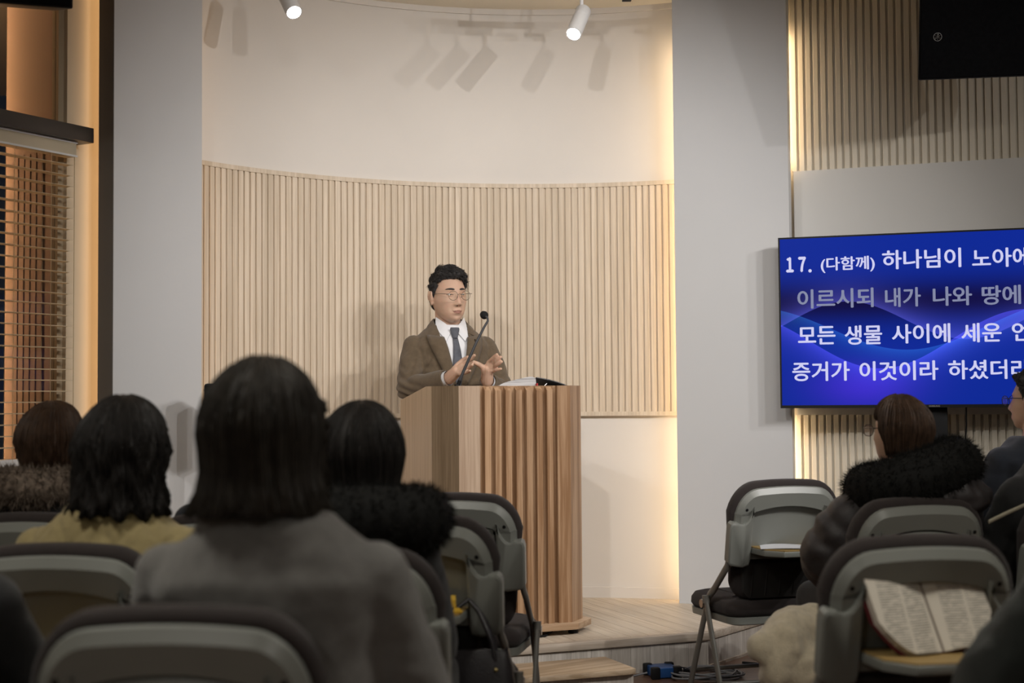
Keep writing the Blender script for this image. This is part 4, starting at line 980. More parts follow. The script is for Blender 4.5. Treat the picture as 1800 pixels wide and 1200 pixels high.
def ell_rings(mb, rows, n=36, pw=2.4):
    """torso loft: rows of (z, cx, cy, rx, ry), superellipse sections"""
    rs = []
    for z, cx, cy, rx_, ry_ in rows:
        ring = []
        for k in range(n):
            a = 2 * PI * k / n; c, s_ = math.cos(a), math.sin(a)
            ring.append(Vector((cx + rx_ * math.copysign(abs(c) ** (2 / pw), c), cy + ry_ * math.copysign(abs(s_) ** (2 / pw), s_), z)))
        rs.append(ring)
    mb.rings(rs); return mb
def hand_into(mb, wrist, palm, knuckles, tips, thumb, sc=1.0, mid=None, bend=0.0):
    """palm blob, four jointed fingers and a thumb, all world points"""
    wrist, palm = Vector(wrist), Vector(palm)
    kn = [Vector(k) for k in knuckles]; r = [0.0088 * sc, 0.0092 * sc, 0.0088 * sc, 0.0076 * sc]
    mb.limb([wrist, wrist.lerp(palm, 0.5), palm], [0.026 * sc, 0.025 * sc, 0.022 * sc], 14)
    for k, rr_ in zip(kn, r): mb.limb([wrist.lerp(palm, 0.35), palm.lerp(k, 0.55), k], [0.015 * sc, 0.0135 * sc, rr_ * 1.22], 12)
    for i in range(3): mb.limb([kn[i], kn[i + 1]], [r[i] * 1.15, r[i + 1] * 1.15], 10)
    for i, (k, t) in enumerate(zip(kn, tips)):
        t = Vector(t); nrm = (kn[0] - kn[3]).cross(t - k).normalized() * bend * (t - k).length
        m1 = k.lerp(t, 0.46) + nrm; m2 = k.lerp(t, 0.76) + nrm * 0.75
        mb.limb([k, m1, m2, t], [r[i] * 1.08, r[i] * 0.98, r[i] * 0.9, r[i] * 0.74], 12)
    th = [Vector(q) for q in thumb]; mb.limb(th, [0.0150 * sc, 0.0115 * sc, 0.0102 * sc, 0.0080 * sc][:len(th)], 12)

# ------------------------------------------------------------------ the preacher
PX, PY = -0.300, 6.865; PRZ = math.radians(199)
pe = thing('person', 'man in brown suit and grey tie speaking with raised hands behind the pulpit', 'person', (PX, PY, ST), PRZ)
PM = XF[pe]; PMi = PM.inverted()
def lc(px, py, Y): return PMi @ at(px, py, Y)
HS = 1.075
hc = lc(788.0, 521.0, 6.85)
Mh = Matrix.Translation(hc) @ Matrix.Rotation(math.radians(10), 4, 'Z') @ Matrix.Rotation(math.radians(-4), 4, 'X') @ Matrix.Rotation(math.radians(2), 4, 'Y') @ Matrix.Scale(HS, 4)
sh_r, el_r, wr_r = Vector((0.178, -0.005, 1.312)), lc(719, 683, 6.70), lc(790, 664, 6.53)
sh_l, el_l, wr_l = Vector((-0.178, -0.005, 1.312)), lc(881, 690, 6.83), lc(856, 669, 6.62)
tors = [(0.78, 0, 0, 0.175, 0.115), (0.93, 0, 0.0, 0.158, 0.11), (1.07, 0, 0.005, 0.165, 0.115), (1.21, 0, 0.005, 0.180, 0.118), (1.290, 0, -0.002, 0.184, 0.105), (1.335, 0, -0.010, 0.156, 0.086), (1.368, 0, -0.015, 0.112, 0.070), (1.398, 0, -0.018, 0.078, 0.060)]
def grow(rows, g): return [(z, cx, cy, rx_ + g, ry_ + g) for z, cx, cy, rx_, ry_ in rows]
bd = MB(); head_into(bd, Mh, 6)
bd.limb([(0, -0.018, 1.36), tuple(Mh @ Vector((0, -0.022, -0.04)))], [0.062, 0.056], 20)
ell_rings(bd, grow(tors, -0.020))
for s_, e_, w_ in ((sh_r, el_r, wr_r), (sh_l, el_l, wr_l)): bd.limb([s_ + Vector((0, 0, -0.035)), e_, w_], [0.036, 0.034, 0.026], 16)
hip = [Vector((s_ * 0.09, 0, 0.80)) for s_ in (1, -1)]
for h_ in hip: bd.limb([h_, h_ + Vector((0, 0.01, -0.38)), h_ + Vector((0, -0.01, -0.72))], [0.08, 0.055, 0.04], 16); bd.limb([h_ + Vector((0, -0.02, -0.74)), h_ + Vector((0, 0.13, -0.765))], [0.035, 0.03], 12)
# his right hand: back of the hand towards us, fingers pointing up and to our right
hand_into(bd, wr_r, lc(803, 652, 6.49), [lc(812, 641, 6.475), lc(814, 646.5, 6.465), lc(813, 652, 6.46), lc(809.5, 657, 6.46)],
          [lc(834, 624.5, 6.43), lc(832.5, 636, 6.415), lc(830, 641, 6.41), lc(826, 651.5, 6.40)], [lc(797, 652, 6.51), lc(805, 641, 6.52), lc(814, 633, 6.515), lc(822, 628, 6.50)], 1.14, None, 0.05)
# his left hand: palm turned to us, thumb pointing to our left
hand_into(bd, wr_l, lc(857, 648, 6.58), [lc(860, 636, 6.565), lc(866, 639, 6.56), lc(868.5, 644.5, 6.56), lc(868, 651, 6.565)],
          [lc(873.5, 623, 6.52), lc(880, 627.5, 6.515), lc(881.5, 635.5, 6.515), lc(880.5, 648, 6.53)], [lc(853, 655, 6.585), lc(848.5, 645, 6.57), lc(841, 640, 6.56), lc(833, 636.5, 6.55)], 1.14, None, -0.05)
bme = remesh(bd, 0.0030, 2, 0.4, 'body')
cc3 = co_of(bme); Mhi = np.array(Mh.inverted()); hp = cc3 @ Mhi[:3, :3].T + Mhi[:3, 3]
lipv = (np.abs(hp[:, 0]) < 0.021) & (hp[:, 1] > 0.06) & (np.abs(hp[:, 2] + 0.0670) < 0.0085 * np.sqrt(np.clip(1 - (hp[:, 0] / 0.022) ** 2, 0, 1)))
body = link('body', bme, [M['skin'], M['lips']], pe, 179)
mi = [1 if all(lipv[k] for k in p.vertices) else 0 for p in bme.polygons]; bme.polygons.foreach_set('material_index', mi)
hr = obj('hair', short_hair(Mh, 0.0195, 3.3, 3600, 6, -1.0), M['hair_greyblack'], pe, 60)
def front_y(x, z):      # face surface in head space
    d, f = ico(6); p = head_pts(d); s_ = p[:, 1] > 0.02; k = np.argmin((p[s_, 0] - x) ** 2 + (p[s_, 2] - z) ** 2); return p[s_][k][1]
for s_ in (-1, 1):
    eb = MB(); c = Vector((s_ * 0.031, front_y(s_ * 0.031, 0.0085) - 0.0062, 0.0085))
    eb.ball(c, 0.0092, 18, 12); eb.v = [tuple(Mh @ Vector(q)) for q in eb.v]
    ey = obj('eye', eb, M['sclera'], pe, 179)
    ib = MB().ball(c + Vector((-0.0012, 0.0054, -0.0006)), (0.0046, 0.0042, 0.0046), 14, 10); ib.v = [tuple(Mh @ Vector(q)) for q in ib.v]
    obj('iris', ib, M['iris'], ey, 179)
    for nm, dz, r_, mt in (('upper_eyelid', 0.0048, 0.0030, M['skin']), ('lower_eyelid', -0.0052, 0.0026, M['skin'])):
        lb = MB(); pts = []
        for k in range(7):
            u = -1 + 2 * k / 6; xx = c.x + u * 0.0135; zz_ = c.z + dz * (1 - u * u * 0.9); pts.append(Mh @ Vector((xx, front_y(xx, zz_) - 0.0004 + 0.0016 * (1 - u * u), zz_)))
        lb.tube(pts, [r_ * 0.5, r_, r_ * 1.15, r_ * 1.2, r_ * 1.15, r_, r_ * 0.5], 8); obj(nm, lb, mt, pe, 179)
    lsh = MB(); pts = []
    for k in range(7):
        u = -1 + 2 * k / 6; xx = c.x + u * 0.013; zz_ = c.z + 0.0026 * (1 - u * u * 0.9); pts.append(Mh @ Vector((xx, front_y(xx, zz_) + 0.0014 + 0.0012 * (1 - u * u), zz_)))
    lsh.tube(pts, [0.0008, 0.0016, 0.0018, 0.0018, 0.0018, 0.0016, 0.0008], 6); obj('eyelash_line', lsh, M['iris'], pe, 179)
    bw = MB(); pts = []
    for k in range(9):
        u = k / 8; xx = s_ * (0.0125 + 0.036 * u); zz_ = 0.0315 + 0.0035 * math.sin(u * 2.6) - 0.002 * u; pts.append(Mh @ Vector((xx, front_y(xx, zz_) + 0.0008, zz_)))
    bw.tube(pts, [0.0022, 0.0040, 0.0047, 0.0048, 0.0046, 0.0042, 0.0036, 0.0026, 0.0012], 8, flat=0.5, up=(0, 0, 1)); obj('eyebrow', bw, M['hair_greyblack'], pe, 179)
ml = MB(); pts = []
for k in range(11):
    u = -1 + 2 * k / 10; xx = u * 0.0245; zz_ = -0.0672 + 0.0048 * u * u; pts.append(Mh @ Vector((xx, front_y(xx, zz_) + 0.0002, zz_)))
ml.tube(pts, [0.0006, 0.0012, 0.0014, 0.0014, 0.0014, 0.0014, 0.0014, 0.0014, 0.0014, 0.0012, 0.0006], 6); obj('mouth_line', ml, paint('mouth_line', (0.11, 0.035, 0.03), 0.6), pe, 179)
for s_ in (-1, 1):
    nb2 = MB().ball((s_ * 0.0068, front_y(s_ * 0.0068, -0.0405) + 0.0002, -0.0405), (0.0042, 0.0030, 0.0022), 12, 8); nb2.v = [tuple(Mh @ Vector(q)) for q in nb2.v]
    obj('nostril', nb2, paint('nostril', (0.06, 0.022, 0.016), 0.8), pe, 179)
# spectacles: thing worn on the face
gl = thing('spectacles', 'round thin metal-rimmed spectacles worn by the preacher', 'glasses', tuple(PM @ (Mh @ Vector((0, 0.11, 0.008)))))
def gw(mb): mb.v = [tuple(PM @ (Mh @ Vector(q))) for q in mb.v]; return mb
gm = paint('dark_gold_wire', (0.12, 0.10, 0.085), 0.3, 0.05, 8, metal=0.8)
YG = 0.1150
for s_ in (-1, 1):
    cx = s_ * 0.0315; ring = [(cx + 0.0218 * math.cos(2 * PI * k / 40), YG - 0.004 * abs(0.0218 * math.cos(2 * PI * k / 40) * s_ + 0.03) / 0.05, 0.0045 + 0.0205 * math.sin(2 * PI * k / 40)) for k in range(41)]
    fr_ = obj('rim', gw(MB().tube(ring, 0.0009, 6)), gm, gl, 179, True)
    obj('lens', gw(MB().add([(cx, YG - 0.002, 0.0035)] + ring[:-1], [(0, 1 + k, 1 + (k + 1) % 40) for k in range(40)])), M['lens'], gl, 179, True)
    obj('temple', gw(MB().tube([(s_ * 0.0530, YG - 0.004, 0.012), (s_ * 0.066, YG - 0.012, 0.0125), (s_ * 0.0765, 0.05, 0.013), (s_ * 0.0795, 0.0, 0.012), (s_ * 0.078, -0.014, 0.0)], 0.0012, 6)), gm, gl, 179, True)
    obj('nose_pad', gw(MB().tube([(s_ * 0.010, YG - 0.002, 0.0), (s_ * 0.0105, YG - 0.009, -0.004)], 0.0012, 6)), gm, gl, 179, True)
obj('bridge', gw(MB().tube([(-0.0105, YG - 0.001, 0.009), (-0.004, YG + 0.003, 0.0115), (0.004, YG + 0.003, 0.0115), (0.0105, YG - 0.001, 0.009)], 0.0011, 6)), gm, gl, 179, True)
# clothes
def vhalf(z): return max(0.0, np.interp(z, [1.005, 1.13, 1.24, 1.335, 1.385, 1.45], [0.0, 0.028, 0.050, 0.069, 0.076, 0.078]))
jk = MB(); ell_rings(jk, grow([(0.66, 0, 0, 0.185, 0.125)] + tors, 0.014))
for s_, e_, w_ in ((sh_r, el_r, wr_r), (sh_l, el_l, wr_l)):
    w2 = w_.lerp(e_, 0.02); jk.limb([s_ + Vector((0, 0, -0.022)), s_.lerp(e_, 0.5), e_, e_.lerp(w2, 0.5), w2], [0.056, 0.061, 0.057, 0.050, 0.042], 20)
jme = remesh(jk, 0.005, 8, 0.5, 'jacket')
a_ = co_of(jme); nn = normals_of(jme)
for i in range(len(a_)):
    p = Vector(a_[i]); dS = min((p - el_r).length, (p - el_l).length); w_ = math.exp(-(dS / 0.10) ** 2)
    f_ = 0.0022 * noise.noise(p * 16) + 0.0060 * w_ * math.sin((p.z * 1.0 + p.y * 0.5 + 0.012 * noise.noise(p * 14)) * 150 + 4 * noise.noise(p * 9)) + 0.003 * noise.noise(Vector((p.x * 9, p.y * 9, p.z * 26)))
    a_[i] = a_[i] + nn[i] * f_
set_co(jme, a_)
b = bmesh.new(); b.from_mesh(jme)     # cut the opening of the jacket and the ends of the sleeves
kill = []
for v_ in b.verts:
    p = v_.co
    if p.y > (0.02 if p.z > 1.30 else 0.06) and p.z > 1.005 and abs(p.x) < vhalf(p.z): kill.append(v_)
    elif p.z > 1.395 and abs(p.x) < 0.09: kill.append(v_)
    elif (p - wr_r).dot((wr_r - el_r).normalized()) > -0.016 and (p - wr_r).length < 0.09: kill.append(v_)
    elif (p - wr_l).dot((wr_l - el_l).normalized()) > -0.016 and (p - wr_l).length < 0.09: kill.append(v_)
bmesh.ops.delete(b, geom=kill, context='VERTS')
for _ in range(4):
    be = [v_ for v_ in b.verts if v_.is_boundary]; new = {}
    for v_ in be:
        nb = [e.other_vert(v_).co for e in v_.link_edges if e.is_boundary]
        if len(nb) == 2: new[v_] = v_.co * 0.4 + (nb[0] + nb[1]) * 0.3
    for v_, c in new.items(): v_.co = c
b.to_mesh(jme); b.free()
jacket = link('jacket', jme, M['suit'], pe, 179); solid(jacket, 0.006)
def tors_y(x, z, g):     # front of the torso, grown by g
    zs = [r_[0] for r_ in tors]; rx_ = np.interp(z, zs, [r_[3] for r_ in tors]) + g; ry_ = np.interp(z, zs, [r_[4] for r_ in tors]) + g; cy = np.interp(z, zs, [r_[2] for r_ in tors])
    return cy + ry_ * max(0.0, 1 - min(1, abs(x) / rx_) ** 2.4) ** (1 / 2.4)
for s_ in (-1, 1):       # lapels: collar piece with a notch, then the lapel itself
    rows = []
    for k in range(15):
        u = k / 14; z = 1.385 - 0.365 * u; xi = vhalf(z) - 0.011; wd = np.interp(u, [0, 0.12, 0.16, 0.30, 0.5, 1.0], [0.060, 0.064, 0.082, 0.082, 0.066, 0.014])
        row = []
        for j in range(5):
            x = s_ * (xi + wd * j / 4); zz_ = z + (0.012 * j / 4); row.append(Vector((x, tors_y(x, min(zz_, 1.385), 0.020 + 0.003 * math.sin(j / 4 * PI)) + (0.004 if u > 0.01 else 0), zz_)))
        rows.append(row)
    for nm, r0, r1 in (('lapel', 2, 14),):
        mbl = MB(); rr2 = rows[r0:r1 + 1]
        mbl.rings(rr2 if s_ > 0 else [q_[::-1] for q_ in rr2], False, False); o = obj(nm, mbl, M['suit'], jacket, 179); sm = o.modifiers.new('t', 'SOLIDIFY'); sm.thickness = 0.006; sm.offset = 0
# collar behind the neck
ci = [(0.0, -0.084, 1.428), (0.035, -0.078, 1.428), (0.062, -0.058, 1.427), (0.079, -0.020, 1.420), (0.083, 0.015, 1.402), (0.079, 0.045, 1.380), (0.072, 0.068, 1.352)]
co_ = [(0.0, -0.108, 1.375), (0.045, -0.103, 1.374), (0.085, -0.082, 1.372), (0.112, -0.030, 1.368), (0.122, 0.012, 1.360), (0.126, 0.048, 1.345), (0.124, 0.078, 1.325)]
for s_ in (-1, 1):
    cr = []
    for a_, b_ in zip(ci, co_):
        a_, b_ = Vector((s_ * a_[0], a_[1], a_[2])), Vector((s_ * b_[0], b_[1], b_[2])); mdp = (a_ + b_) / 2; ot = Vector((mdp.x, mdp.y + 0.015, 0)).normalized() * 0.007
        cr.append([a_ - ot * 0.4, a_ + ot * 0.4 + Vector((0, 0, 0.003)), mdp + ot * 1.3, b_ + ot * 0.6, b_ - ot * 0.3])
    obj('collar', MB().rings(cr if s_ > 0 else [q_[::-1] for q_ in cr]), M['suit'], jacket, 60)
obj('breast_pocket', MB().rings([[Vector((-0.075 - 0.045 * u, tors_y(-0.075 - 0.045 * u, 1.175 + 0.012 * u + d_, 0.0165), 1.175 + 0.012 * u + d_)) for d_ in (0, 0.012)] for u in (0, 0.25, 0.5, 0.75, 1)], False, False), M['suit'], jacket)
obj('lapel_pin', MB().box(-0.094, -0.091, tors_y(-0.09, 1.315, 0.026), tors_y(-0.09, 1.315, 0.0325), 1.305, 1.324), M['iris'], jacket)
st_ = MB(); ell_rings(st_, grow(tors[1:], 0.004)); sme_ = remesh(st_, 0.008, 4, 0.5, 'shirt'); shirt = link('shirt', sme_, M['shirt'], pe, 179)
# shirt collar: stand and two points
nb_ = [Vector((0.068 * math.cos(2 * PI * k / 32), -0.016 + 0.064 * math.sin(2 * PI * k / 32), 0)) for k in range(32)]
obj('collar_stand', MB().rings([[v_ + Vector((0, 0, 1.350 + 0.035 * max(0, -v_.y / 0.06))) for v_ in nb_], [v_ * 0.97 + Vector((0, 0, 1.405 + 0.030 * max(0, -v_.y / 0.06) - 0.022 * max(0, v_.y / 0.05))) for v_ in nb_]], True, False), M['shirt'], shirt, 60)
for s_ in (-1, 1):
    T_ = [(0.005, 0.060, 1.372), (0.071, 0.000, 1.432), (0.080, 0.030, 1.372), (0.047, 0.098, 1.312)]
    f0 = [Vector((s_ * x, y, z)) for x, y, z in T_]; nn_ = (f0[1] - f0[0]).cross(f0[3] - f0[0]).normalized() * 0.0035
    if nn_.y < 0: nn_ = -nn_
    rr2 = []
    for u in (0, 0.25, 0.5, 0.75, 1):
        top_ = f0[0].lerp(f0[1], u) + Vector((0, 0.010 * math.sin(u * PI), 0)); bot_ = f0[3].lerp(f0[2], u) + Vector((0, 0.012 * math.sin(u * PI), 0)); rr2.append([top_, top_ + nn_, bot_ + nn_, bot_])
    obj('collar_point', MB().rings(rr2), M['shirt'], shirt, 60)
# tie
def ty(x, z): return tors_y(x, z, 0.0085)
kn_ = MB(); kn_.rings([[Vector((x * w_, ty(0, min(z, 1.335)) + d_ + 0.002, z)) for x, d_ in ((-1, -0.004), (-0.6, 0.008), (0, 0.011), (0.6, 0.008), (1, -0.004))] for z, w_ in ((1.380, 0.021), (1.372, 0.024), (1.350, 0.019), (1.330, 0.0135))], False, False)
tie = thing('necktie', 'grey necktie knotted at the preacher\'s white collar', 'tie', tuple(PM @ Vector((0, 0.12, 1.0))))
def tw(mb): mb.v = [tuple(PM @ Vector(q)) for q in mb.v]; return mb
obj('knot', tw(kn_), M['tie'], tie, 60, True)
bl_ = []
for k in range(16):
    u = k / 15; z = 1.330 - 0.36 * u; w_ = 0.0125 + 0.030 * min(1, u * 1.15); bl_.append([Vector((x * w_, ty(x * w_, z) + 0.002 + 0.003 * (1 - x * x), z - 0.0)) for x in (-1, -0.5, 0, 0.5, 1)])
ob_ = obj('blade', tw(MB().rings(bl_, False, False)), M['tie'], tie, 60, True); solid(ob_, 0.003)
dm = []
for (x0, z0) in ((0.014, 1.170), (-0.012, 1.060)):
    w_ = 0.016; mbd = MB().add([(x0, ty(x0, z0 + w_ * 1.3) + 0.0056, z0 + w_ * 1.3), (x0 + w_, ty(x0 + w_, z0) + 0.0056, z0), (x0, ty(x0, z0 - w_ * 1.3) + 0.0056, z0 - w_ * 1.3), (x0 - w_, ty(x0 - w_, z0) + 0.0056, z0)], [(0, 1, 2, 3)])
    obj('diamond', tw(mbd), M['tie_light'], tie, None, True)
for e_, w_ in ((el_r, wr_r), (el_l, wr_l)):      # shirt cuffs and sleeve ends
    d_ = (w_ - e_).normalized(); obj('shirt_cuff', MB().tube([w_ - d_ * 0.05, w_ - d_ * 0.004], [0.0330, 0.0345], 22, False), M['shirt'], shirt, 60)
    solid(bpy.data.objects[-1], 0.002) if False else None
for k in range(3):
    q_ = wr_l.lerp(el_l, 0.22 + 0.07 * k) + Vector((-0.030, 0.022, -0.012)); obj('cuff_button', MB().ball(q_, 0.0055, 10, 6), M['iris'], jacket, 179)
tr_ = MB(); ell_rings(tr_, [(0.62, 0, 0, 0.17, 0.115), (0.78, 0, 0, 0.18, 0.12), (0.93, 0, 0, 0.165, 0.118)])
for h_ in hip: tr_.limb([h_ + Vector((0, 0, -0.02)), h_ + Vector((0, 0.01, -0.38)), h_ + Vector((0, -0.012, -0.70))], [0.095, 0.078, 0.07], 18)
link('trousers', remesh(tr_, 0.010, 4, 0.5, 'trousers'), M['trouser'], pe, 179)
for h_ in hip:
    sb = MB(); sb.limb([h_ + Vector((0, -0.035, -0.762)), h_ + Vector((0, 0.07, -0.766)), h_ + Vector((0, 0.15, -0.770))], [0.036, 0.036, 0.029], 14)
    sb.v = [(x, y, max(z, 0.001)) for x, y, z in sb.v]; obj('shoe', sb, M['shoe'], pe, 60)

# ------------------------------------------------------------------ the listeners, seated
def seated(label, loc, deg, top, female=True, hs=0.95, hair=None, hair_mat='hair_black', top_mat='black_cloth', bulk=0.0, head_deg=0.0, puff=0.0, lean=0.0, head_dx=0.0, nod=0.0,
           sh_w=0.170, arm=None, vox=0.010, garment='sweater', wr_amp=0.006, sub=5, skirt_z=0.37, sleeve=0.0, drop=0.0):
    rz = math.radians(deg); loc = (loc[0] - 0.06 * math.sin(rz), loc[1] + 0.06 * math.cos(rz)); t = thing('person', label, 'person', (loc[0], loc[1], 0), rz, None)
    hc_ = Vector((head_dx, -0.075 + lean, top - 0.016 - 0.118 * hs))
    Mh = Matrix.Translation(hc_) @ Matrix.Rotation(math.radians(head_deg), 4, 'Z') @ Matrix.Rotation(math.radians(nod), 4, 'X') @ Matrix.Scale(hs, 4)
    zc = hc_.z - 0.118 * hs; zn = zc - 0.012 - drop                        # chin, base of the neck
    zs = zn - 0.085                                                          # shoulder joints
    k = (zs - 0.50) / 0.40
    rows = [(0.41, 0, -0.04, 0.165, 0.12), (0.56, 0, -0.06, 0.160, 0.115), (0.50 + 0.20 * k, 0, -0.085, 0.150, 0.105), (0.50 + 0.31 * k, 0, -0.095, 0.165, 0.098), (zs - 0.035, 0, -0.105, sh_w, 0.092), (zs + 0.012, 0, -0.10, sh_w * 0.84, 0.076), (zs + 0.046, 0, -0.10, sh_w * 0.58, 0.066), (zn - 0.012, head_dx * 0.6, -0.095, 0.085, 0.060), (zn + 0.02, head_dx * 0.7, -0.09, 0.056, 0.052)]
    shs = [Vector((s_ * sh_w, -0.10, zs - 0.035)) for s_ in (1, -1)]
    if arm is None: arm = [(Vector((0.215, 0.02, zs - 0.27)), Vector((0.10, 0.23, 0.565))), (Vector((-0.215, 0.02, zs - 0.27)), Vector((-0.08, 0.25, 0.565)))]
    bd = MB(); head_into(bd, Mh, sub, female); bd.limb([(head_dx * 0.6, -0.09, zn - 0.01), tuple(Mh @ Vector((0, -0.02, -0.05)))], [0.055 if female else 0.062, 0.050 if female else 0.058], 16)
    ell_rings(bd, grow(rows, -0.014), 28)
    for sh, (el, wr) in zip(shs, arm):
        bd.limb([sh, el, wr], [0.034, 0.032, 0.025], 12); f_ = (wr - el).normalized(); sd = Vector((0, 0, 1)).cross(f_).normalized(); inn = -1 if wr.x > 0 else 1
        pm = wr + f_ * 0.055; kn = [wr + f_ * 0.09 + sd * (q_ * 0.018) + Vector((0, 0, -0.004)) for q_ in (1.5, 0.5, -0.5, -1.5)]
        if sd.x * inn < 0: kn = kn[::-1]
        tp_ = [kn[i] + f_ * l_ + Vector((0, 0, -0.030)) for i, l_ in enumerate((0.062, 0.070, 0.064, 0.050))]; s2 = sd if sd.x * inn > 0 else -sd
        hand_into(bd, wr, pm, kn, tp_, [wr + f_ * 0.02 + s2 * 0.018, wr + f_ * 0.05 + s2 * 0.038, wr + f_ * 0.08 + s2 * 0.044, wr + f_ * 0.10 + s2 * 0.042], 0.95, None, 0.08)
    hips = [Vector((s_ * 0.095, 0.0, 0.470)) for s_ in (1, -1)]; knees = [Vector((s_ * 0.115, 0.40, 0.465)) for s_ in (1, -1)]; ank = [Vector((s_ * 0.115, 0.36, 0.09)) for s_ in (1, -1)]
    for h_, kq, aq in zip(hips, knees, ank): bd.limb([h_, kq, aq], [0.062, 0.045, 0.03], 12); bd.limb([aq + Vector((0, -0.01, -0.035)), aq + Vector((0, 0.12, -0.055))], [0.03, 0.024], 10)
    link('body', remesh(bd, 0.0065, 1, 0.4, 'body'), M['skin'], t, 179)
    gm_ = MB(); rws = grow(rows[:-1], 0.016 + bulk); rws[0] = (skirt_z + 0.045, 0, -0.04, rws[0][3], rws[0][4]); ell_rings(gm_, rws, 36)
    for sh, (el, wr) in zip(shs, arm):
        w2 = wr.lerp(el, 0.08); path = [sh, sh.lerp(el, 0.5), el, el.lerp(w2, 0.5), w2]; rad = [0.056 + bulk * 0.6, 0.058 + bulk, 0.054 + bulk + sleeve, 0.048 + bulk + sleeve, 0.040 + bulk * 0.7]
        if puff:
            P_, R_ = [], []
            for i in range(4):
                for q_ in range(8): u = q_ / 8; P_.append(path[i].lerp(path[i + 1], u)); R_.append(rad[i] + (rad[i + 1] - rad[i]) * u + puff * (abs(math.sin((i + u) * PI * 1.35)) - 0.5))
            gm_.tube(P_, R_, 18)
            gm_.ball(path[0], rad[0], 16, 8); gm_.ball(path[2], rad[2] - puff, 16, 8)
        else: gm_.limb(path, rad, 18)
    gme = remesh(gm_, vox, 5, 0.5, garment); wrinkle(gme, wr_amp, 9, (1, 1, 1.8), loc[0] * 7); wrinkle(gme, wr_amp * 0.5, 22, (1, 1, 1.5), loc[1] * 5)
    g = link(garment, gme, M[top_mat], t, 179)
    tr_ = MB()
    for h_, kq, aq in zip(hips, knees, ank): tr_.limb([h_, kq, aq + Vector((0, 0, 0.015))], [0.078, 0.064, 0.052], 14)
    ell_rings(tr_, [(0.405, 0, -0.03, 0.165, 0.125), (0.55, 0, -0.05, 0.155, 0.11)], 24)
    a_ = remesh(tr_, 0.012, 3, 0.5, 'trousers'); link('trousers', a_, M['trouser'], t, 179)
    for aq in ank:
        sb = MB().limb([aq + Vector((0, -0.03, -0.052)), aq + Vector((0, 0.06, -0.055)), aq + Vector((0, 0.14, -0.060))], [0.038, 0.037, 0.028], 12); sb.v = [(x, y, max(z, 0.001)) for x, y, z in sb.v]; obj('shoe', sb, M['shoe'], t, 60)
    if hair is not None:
        hb = hair(Mh); solid(obj('hair', hb, M[hair_mat], t, 60), 0.004) if not isinstance(hb, tuple) else obj('hair', hb[0], M[hair_mat], t, 60)
    return t, Mh, g, dict(zs=zs, zn=zn)
def arc_roll(cx, cy, z, rx_, ry_, r, a0_=-150, a1_=-30, rise=0.0, tiltx=0.0, n=16, rend=0.8):
    """a roll lying round the back of the neck, angles measured from +x towards +y"""
    P_, R_ = [], []
    for k in range(n + 1):
        u = k / n; a = math.radians(a0_ + (a1_ - a0_) * u); P_.append(Vector((cx + rx_ * math.cos(a), cy + ry_ * math.sin(a), z + rise * (1 - math.sin(u * PI)) + tiltx * math.cos(a)))); R_.append(r * (rend + (1 - rend) * math.sin(u * PI)))
    return P_, R_

# woman in the grey sweater, nearest
tp3, Mh3, g3, d3 = seated('woman with a straight dark bob in a grey knit sweater, nearest the camera', (-0.402, 2.44), -6, 1.262, True, 0.98,
    lambda Mh: bob_hair(Mh, -0.135, 0.05, 0.020, 0.10, 0.0, 0.012, 58, 1.7, 520, -0.012, 0.010, (0.006, 0.006)), 'hair_soft', 'grey_knit', 0.012, -10, 0, 0, -0.02, 0.0, 0.175, None, 0.009, 'sweater', 0.006, 6, sleeve=0.014, drop=-0.004)
# woman in the mustard coat
tp2, Mh2, g2, d2 = seated('woman with wavy shoulder-length black hair in a yellow quilted coat', (-0.945, 3.42), -8, 1.196, True, 0.97,
    lambda Mh: bob_hair(Mh, -0.150, 0.05, 0.030, 0.16, 0.009, 0.0, 60, 4.1, 600, 0.0, 0.03, (0.004, 0.0)), 'hair_black', 'yellow_quilt', 0.018, -6, 0, 0, 0.02, 0.0, 0.175, None, 0.009, 'quilted_coat', 0.004, 5, drop=-0.01)
# quilting seams on the back of the coat: real grooves pressed into the mesh
a_ = co_of(g2.data); nn = normals_of(g2.data)
for i in range(len(a_)):
    x, y, z = a_[i]
    if y < 0.02:
        u = (x + z * 0.8) / 0.105; v_ = (x - z * 0.8) / 0.105; e_ = min(abs(u - round(u)), abs(v_ - round(v_))); a_[i] -= nn[i] * 0.0045 * math.exp(-(e_ / 0.07) ** 2)
set_co(g2.data, a_)
P_, R_ = arc_roll(0.0, -0.085, d2['zn'] - 0.005, 0.085, 0.085, 0.030, -200, 20, 0, 0, 20, 0.9)
cl = MB(); cl.rings([[p + Vector((0, 0, 0.030)) + (p - Vector((0, -0.085, p.z))) * 0.02, p + Vector((0, 0, 0.034)) - (p - Vector((0, -0.085, p.z))) * 0.05, p + (p - Vector((0, -0.085, p.z))) * 0.1 + Vector((0, 0, -0.022)), p + (p - Vector((0, -0.085, p.z))) * 0.42 + Vector((0, 0, -0.030)), p + (p - Vector((0, -0.085, p.z))) * 0.38 + Vector((0, 0, -0.012))] for p in P_])
obj('coat_collar', cl, M['yellow_quilt'], g2, 60)
